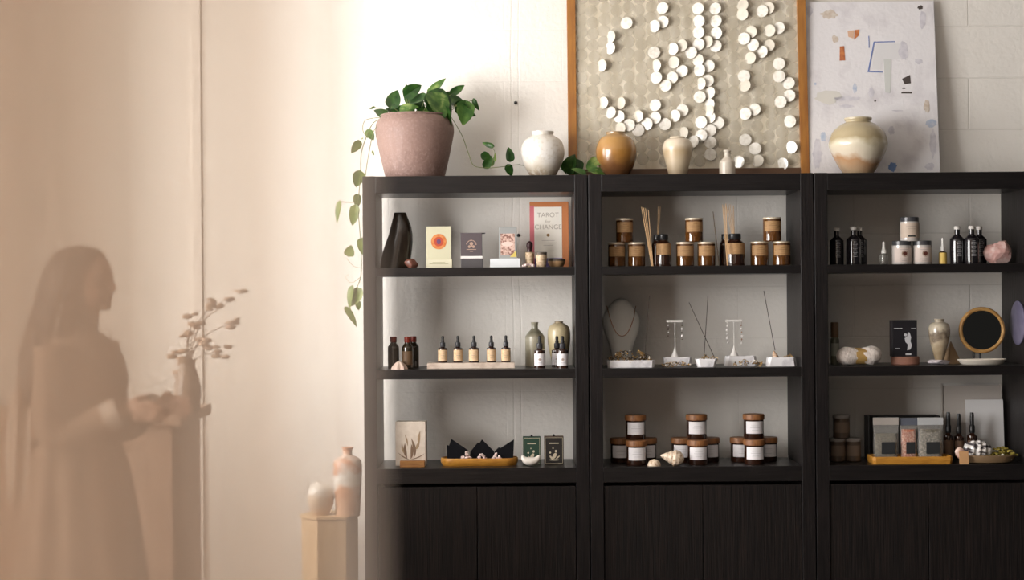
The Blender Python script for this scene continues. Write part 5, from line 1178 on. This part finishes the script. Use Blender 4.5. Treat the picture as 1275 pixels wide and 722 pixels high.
vase('small round white and peach moon jar on the pedestal left side', 'vase', 399.5, 33, 600, 640, .15, zp, [(0.50, 0), (0.60, .04), (0.92, .28), (1.0, .55), (0.86, .82), (0.50, .95), (0.34, .975), (0.32, 1.0)], G_p2)

#PART2
# ======================= shop counter, flowers and the person, seen through the sheer curtain
CW = mat('brown_counter_wood', (0.38, 0.25, 0.18), .5, noise=(6, (0.28, 0.18, 0.13), (.6, 4, 4), .35, .7))
cyc = -1.05; zc = 1.072
t = thing('shop_counter', 'brown wooden shop counter behind the person, seen through the sheer curtain', 'counter', (-1.85, cyc, 0))
box('worktop', -.9, .66, -.28, .28, zc - .04, zc, CW, t, bevel=.004)
box('front_panel', -.86, .62, -.25, .25, .08, zc - .04, CW, t); box('plinth', -.84, .6, -.22, .22, 0, .08, BLACK, t)
VX = WX(228, 505, -1.2)
t = thing('flower_vase', 'glass vase with blurred flowering branches on the counter', 'flower vase', (VX, -1.12, zc))
lathe('vase_body', smooth_prof([(.035, 0), (.045, .01), (.05, .08), (.035, .15), (.028, .17), (.034, .19)]) + [(.030, .19), (.024, .17), (.03, .10)], mat('smoky_vase', (0.17, 0.12, 0.085), .3), t, 28)
rnd = random.Random(8); FL = mat('pale_blossom', (0.40, 0.29, 0.22), .7); FD = mat('brown_blossom', (0.27, 0.18, 0.12), .7); FS = mat('branch_bark', (0.12, 0.075, 0.045), .7)
for k, (dx, dz) in enumerate(((-.0, .30), (.02, .34), (.10, .40), (.19, .42), (.17, .33), (-.04, .20), (.12, .22), (.05, .25), (-.02, .14))):
    P = spline([(0, 0, .12), (dx * .25, rnd.uniform(-.02, .02), .12 + (dz - .10) * .6), (dx, rnd.uniform(-.05, .05), dz)], 5)
    tube('branch', P, .003, FS, t, 6, r1=.0015)
    bm = bmesh.new()
    e = P[-1]
    for j in range(7):
        T = Matrix.Translation(e + Vector((rnd.uniform(-.03, .03), rnd.uniform(-.02, .02), rnd.uniform(-.025, .025))))
        bmesh.ops.create_icosphere(bm, subdivisions=2, radius=rnd.uniform(.007, .014), matrix=T @ Matrix.Diagonal((1.6, 1, .7, 1)))
    finish('blossom', bm, FD if k in (0, 1, 2, 5, 6) else FL, t)

def person():
    y = -1.80; X = WX(98, 380, y)
    t = thing('person', 'person with long dark hair and pale pleated blouse in profile behind the curtain', 'person', (X, y, 0), R(-12))
    SK = mat('skin', (0.42, 0.24, 0.17), .5); HR = mat('dark_brown_hair', (0.035, 0.02, 0.013), .45, bump=(25, .8, (6, 6, .4)))
    CL = mat('taupe_dress', (0.30, 0.21, 0.16), .8, bump=(20, .4, (3, 3, .3))); PLM = mat('pale_pleated_cloth', (0.66, 0.58, 0.52), .8)
    # skeleton: x forward, y to the far side (left hand), z up
    J = {}; E = []
    def j(n, x, yy, z, r, par=None, r2=None):
        J[n] = (x, yy, z, r, r2 or r)
        if par: E.append((par, n))
    j('pelvis', 0, 0, .92, .125, None, .15); j('waist', .0, 0, 1.06, .10, 'pelvis', .125); j('chest', .01, 0, 1.22, .105, 'waist', .15); j('upper', .0, 0, 1.335, .075, 'chest', .11); j('neck', .01, 0, 1.40, .048, 'upper'); j('headbase', .03, 0, 1.47, .045, 'neck')
    for s, n in ((-1, 'r'), (1, 'l')):
        j('hip' + n, 0, s * .085, .86, .088, 'pelvis'); j('knee' + n, .01, s * .095, .47, .055, 'hip' + n); j('calf' + n, -.01, s * .095, .32, .053, 'knee' + n); j('ankle' + n, -.01, s * .095, .08, .034, 'calf' + n); j('toe' + n, .14, s * .105, .03, .028, 'ankle' + n)
        j('sho' + n, -.005, s * .165, 1.325, .052, 'upper')
        j('elb' + n, .02 + (.02 if s > 0 else 0), s * .20, 1.06, .040, 'sho' + n); j('wri' + n, .21, s * .13, 1.13, .026, 'elb' + n)
    me = bpy.data.meshes.new('sk'); names = list(J)
    me.from_pydata([J[n][:3] for n in names], [(names.index(a), names.index(b)) for a, b in E], [])
    ob = bpy.data.objects.new('sk', me); COL.objects.link(ob)
    md = ob.modifiers.new('s', 'SKIN'); md.use_smooth_shade = True
    for i, n in enumerate(names):
        v = me.skin_vertices[0].data[i]; v.radius = (J[n][3], J[n][4]); v.use_root = (n == 'pelvis')
    sb = ob.modifiers.new('u', 'SUBSURF'); sb.levels = 2
    dg = bpy.context.evaluated_depsgraph_get(); dg.update()
    ev = bpy.data.meshes.new_from_object(ob.evaluated_get(dg))
    bm = bmesh.new(); bm.from_mesh(ev); bpy.data.objects.remove(ob); bpy.data.meshes.remove(me)
    def ell(x, yy, z, a, b, c, rot=0, sub=3):
        bmesh.ops.create_icosphere(bm, subdivisions=sub, radius=1, matrix=Matrix.Translation((x, yy, z)) @ Matrix.Rotation(rot, 4, 'Y') @ Matrix.Diagonal((a, b, c, 1)))
    ell(.025, 0, 1.565, .092, .073, .095); ell(.055, 0, 1.505, .058, .056, .058, .3)         # skull, jaw
    ell(.098, 0, 1.468, .018, .022, .015); ell(.121, 0, 1.53, .016, .011, .018, -.5); ell(.112, 0, 1.55, .012, .009, .024)   # chin, nose
    ell(.110, 0, 1.497, .011, .022, .006); ell(.108, 0, 1.488, .010, .019, .006)   # lips
    for s in (-1, 1):
        ell(.02, s * .073, 1.54, .016, .008, .028); ell(.094, s * .030, 1.556, .012, .015, .010); ell(.10, s * .03, 1.572, .01, .02, .005)
        # hand: palm, four fingers, thumb
        wx, wy, wz = .225, s * .125, 1.135
        ell(wx + .035, wy, wz + .002, .045, .014, .038, 0)
        for q in range(4):
            L_ = (.062, .072, .068, .052)[q]; z0 = wz + .026 - q * .017
            tube_bm(bm, [(wx + .06, wy, z0), (wx + .075 + L_ * .35, wy - s * .006, z0 - .003), (wx + .07 + L_ * .75, wy - s * .022, z0 - .008), (wx + .062 + L_ * .85, wy - s * .040, z0 - .012)], .0088, 8, .0065)
        tube_bm(bm, [(wx + .015, wy - s * .008, wz + .025), (wx + .038, wy - s * .028, wz + .042), (wx + .062, wy - s * .042, wz + .044)], .0105, 8, .0075)
    body = finish('body', bm, SK, t); rm = body.modifiers.new('r', 'REMESH'); rm.mode = 'VOXEL'; rm.voxel_size = .006; rm.use_smooth_shade = True
    # hair: cap over the skull flowing down the back and over the near shoulder
    bm = bmesh.new(); rs = []
    H = [(1.668, .008, .02, .01), (1.66, .05, .045, .01), (1.64, .083, .072, .005), (1.60, .103, .088, -.005), (1.55, .108, .095, -.022), (1.50, .105, .100, -.038), (1.44, .108, .110, -.052), (1.36, .118, .135, -.062), (1.27, .122, .150, -.072), (1.18, .118, .145, -.085), (1.10, .095, .125, -.095), (1.04, .06, .09, -.10), (1.01, .02, .05, -.105)]
    for z, a, b_, cx in H:
        rg = []
        for k in range(48):
            an = 2 * PI * k / 48; w_ = 1 + .03 * math.sin(k * 2.6) + .02 * math.sin(k * 5.1 + z * 8)
            x = cx + a * math.cos(an) * w_; 
            if z < 1.62: x = min(x, .080 - max(0, 1.6 - z) * .14 if z > 1.40 else .03)
            rg.append((x, b_ * math.sin(an) * w_, z))
        rs.append(rg)
    rings(bm, list(reversed(rs))); finish('hair', bm, HR, t)
    # dress bodice and skirt
    bm = bmesh.new(); rs = []
    for z, a, b_, cx in ((1.385, .062, .075, 0), (1.36, .085, .14, 0), (1.30, .118, .178, .012), (1.22, .128, .172, .022), (1.12, .118, .155, .015), (1.05, .115, .150, .0), (.95, .145, .185, -.005), (.80, .17, .205, 0), (.60, .20, .23, 0), (.40, .23, .255, 0), (.33, .235, .26, 0)):
        rs.append([(cx + a * (1 + (.05 if z < 1.05 else .015) * math.cos(11 * 2 * PI * k / 66)) * math.cos(2 * PI * k / 66), b_ * (1 + (.05 if z < 1.05 else .015) * math.cos(11 * 2 * PI * k / 66)) * math.sin(2 * PI * k / 66), z) for k in range(66)])
    rings(bm, list(reversed(rs)), False, False); o = finish('dress', bm, CL, t)
    so = o.modifiers.new('s', 'SOLIDIFY'); so.thickness = .004
    # sleeves with pale cuffs
    for s in (-1, 1):
        e = (.02 + (.02 if s > 0 else 0), s * .20, 1.06)
        P = spline([(-.005, s * .155, 1.335), (.005, s * .185, 1.20), (e[0] - .01, e[1], e[2] + .02), (e[0] + .04, e[1] - s * .012, e[2] + .002), (.17, s * .145, 1.115)], 6)
        bm = bmesh.new(); tube_bm(bm, P, .066, 18, .048); finish('sleeve', bm, CL, t)
        P = [(.165, s * .147, 1.112), (.185, s * .14, 1.12), (.205, s * .132, 1.127)]
        bm = bmesh.new(); tube_bm(bm, P, .052, 18, .050); finish('cuff', bm, PLM, t)
    # pale pleated shawl panel hanging behind the hip
    bm = bmesh.new(); rs = []
    for i in range(14):
        u = i / 13; z = 1.20 - .36 * u; hw = .055 + .02 * math.sin(PI * u)
        rs.append([(-.135 - .02 * u + hw * math.cos(2 * PI * k / 60) * (1 + .10 * math.cos(12 * 2 * PI * k / 60)), -.02 + .12 * math.sin(2 * PI * k / 60) * (1 + .10 * math.cos(12 * 2 * PI * k / 60)), z) for k in range(60)])
    rings(bm, list(reversed(rs))); finish('pleated_wrap', bm, PLM, t)
person()

# ======================= sheer curtain hanging in the doorway near the viewer
def curtain():
    m = bpy.data.materials.new('sheer_linen'); m.use_nodes = True; nt = m.node_tree; nt.nodes.remove(nt.nodes['Principled BSDF'])
    out = nt.nodes['Material Output']; L = nt.links.new
    tr = nt.nodes.new('ShaderNodeBsdfTransparent'); tr.inputs[0].default_value = (1, .97, .93, 1)
    df = nt.nodes.new('ShaderNodeBsdfDiffuse'); tl = nt.nodes.new('ShaderNodeBsdfTranslucent')
    for n in (df, tl): n.inputs['Color'].default_value = (CURC[0], CURC[1], CURC[2], 1)
    m1 = nt.nodes.new('ShaderNodeMixShader'); m1.inputs[0].default_value = .5; L(df.outputs[0], m1.inputs[1]); L(tl.outputs[0], m1.inputs[2])
    m2 = nt.nodes.new('ShaderNodeMixShader'); m2.inputs[0].default_value = CURA; L(tr.outputs[0], m2.inputs[1]); L(m1.outputs[0], m2.inputs[2])
    L(m2.outputs[0], out.inputs['Surface'])
    y0 = -6.0; p = .052; A = .010; B = .014
    t = thing('sheer_curtain', 'pale beige sheer curtain, blurred, covering the left side of the view', 'curtain', (0, y0, 0))
    for q, (xr, yo) in enumerate(((-.0865, 0), (-.140, .045), (-.232, .09), (-.285, .13))):
        bm = bmesh.new(); prev = None; N = 30 * 16 - q * 24
        for i in range(N + 1):
            s = 2 * PI * i / 16; ph = q * 1.9; x = xr - p * s / (2 * PI) + A * (math.sin(s + ph) - math.sin(ph)) + .004 * math.sin(s * .37 + q)
            yy = yo + B * math.cos(s + ph) + .006 * math.sin(s * .23 + q)
            col = [bm.verts.new((x - (z - 1.5) * SL, yy, z)) for z in (0.02, .8, 1.3, 1.5, 1.7, 2.4, 3.36)]
            if prev:
                for a in range(len(col) - 1): bm.faces.new((prev[a], prev[a + 1], col[a + 1], col[a]))
            prev = col
        finish('cloth_layer', bm, m, t)
    box('track', -1.75, -.02, -.02, .16, 3.36, 3.40, mat('white_track', (.7, .68, .65), .5), t)
CURC = (0.70, 0.59, 0.51); CURA = .50; SL = .012
curtain()

# ======================= light: daylight through the left window, plus an added soft fill behind the viewer
def area(name, loc, rot, sx, sy, power, col, spread=180):
    l = bpy.data.lights.new(name, 'AREA'); l.shape = 'RECTANGLE'; l.size = sx; l.size_y = sy; l.energy = power; l.color = col; l.spread = R(spread)
    o = bpy.data.objects.new(name, l); COL.objects.link(o); o.location = loc; o.rotation_euler = rot; return o
area('window_daylight', (-3.42, (WIN[0] + WIN[1]) / 2, (WIN[2] + WIN[3]) / 2), (0, R(-90), 0), WIN[3] - WIN[2], WIN[1] - WIN[0], 430, (1.0, .98, .96))
area('narrow_window_daylight', (-3.42, (WIN2[0] + WIN2[1]) / 2, (WIN2[2] + WIN2[3]) / 2), (0, R(-90), 0), WIN2[3] - WIN2[2], WIN2[1] - WIN2[0], 98, (1.0, .98, .965))
area('added_rear_fill', (-1.2, -9.4, 1.9), (R(90), 0, 0), 4.0, 2.4, 36, (1.0, .88, .76))  # fill lamp added behind the viewer to lift the fronts, not a real window
w = bpy.data.worlds.new('World'); sc.world = w; w.use_nodes = True
w.node_tree.nodes['Background'].inputs[0].default_value = (1.0, .95, .90, 1); w.node_tree.nodes['Background'].inputs[1].default_value = .04

# ======================= camera
cam = bpy.data.cameras.new('camera'); co = bpy.data.objects.new('camera', cam); COL.objects.link(co)
cam.sensor_width = 36; cam.lens = 36 * F / 1275
co.location = (0, CY, ZE); co.rotation_euler = (PI / 2, ROLL, 0); cam.shift_y = 4 / 1275
cam.dof.use_dof = True; cam.dof.focus_distance = 7.03; cam.dof.aperture_fstop = cam.lens / 45.0; cam.clip_start = .05
sc.camera = co
vs = sc.view_settings; vs.view_transform = 'Standard'; vs.look = 'None'; vs.gamma = 1; vs.use_curve_mapping = False; vs.exposure = 0.28
sc.cycles.use_denoising = True; sc.cycles.max_bounces = 10; sc.cycles.transparent_max_bounces = 24; sc.cycles.sample_clamp_indirect = 4; sc.cycles.caustics_reflective = False; sc.cycles.caustics_refractive = False
for o in list(bpy.data.objects):
    if o.name == 'x' and not o.users_collection: bpy.data.objects.remove(o)
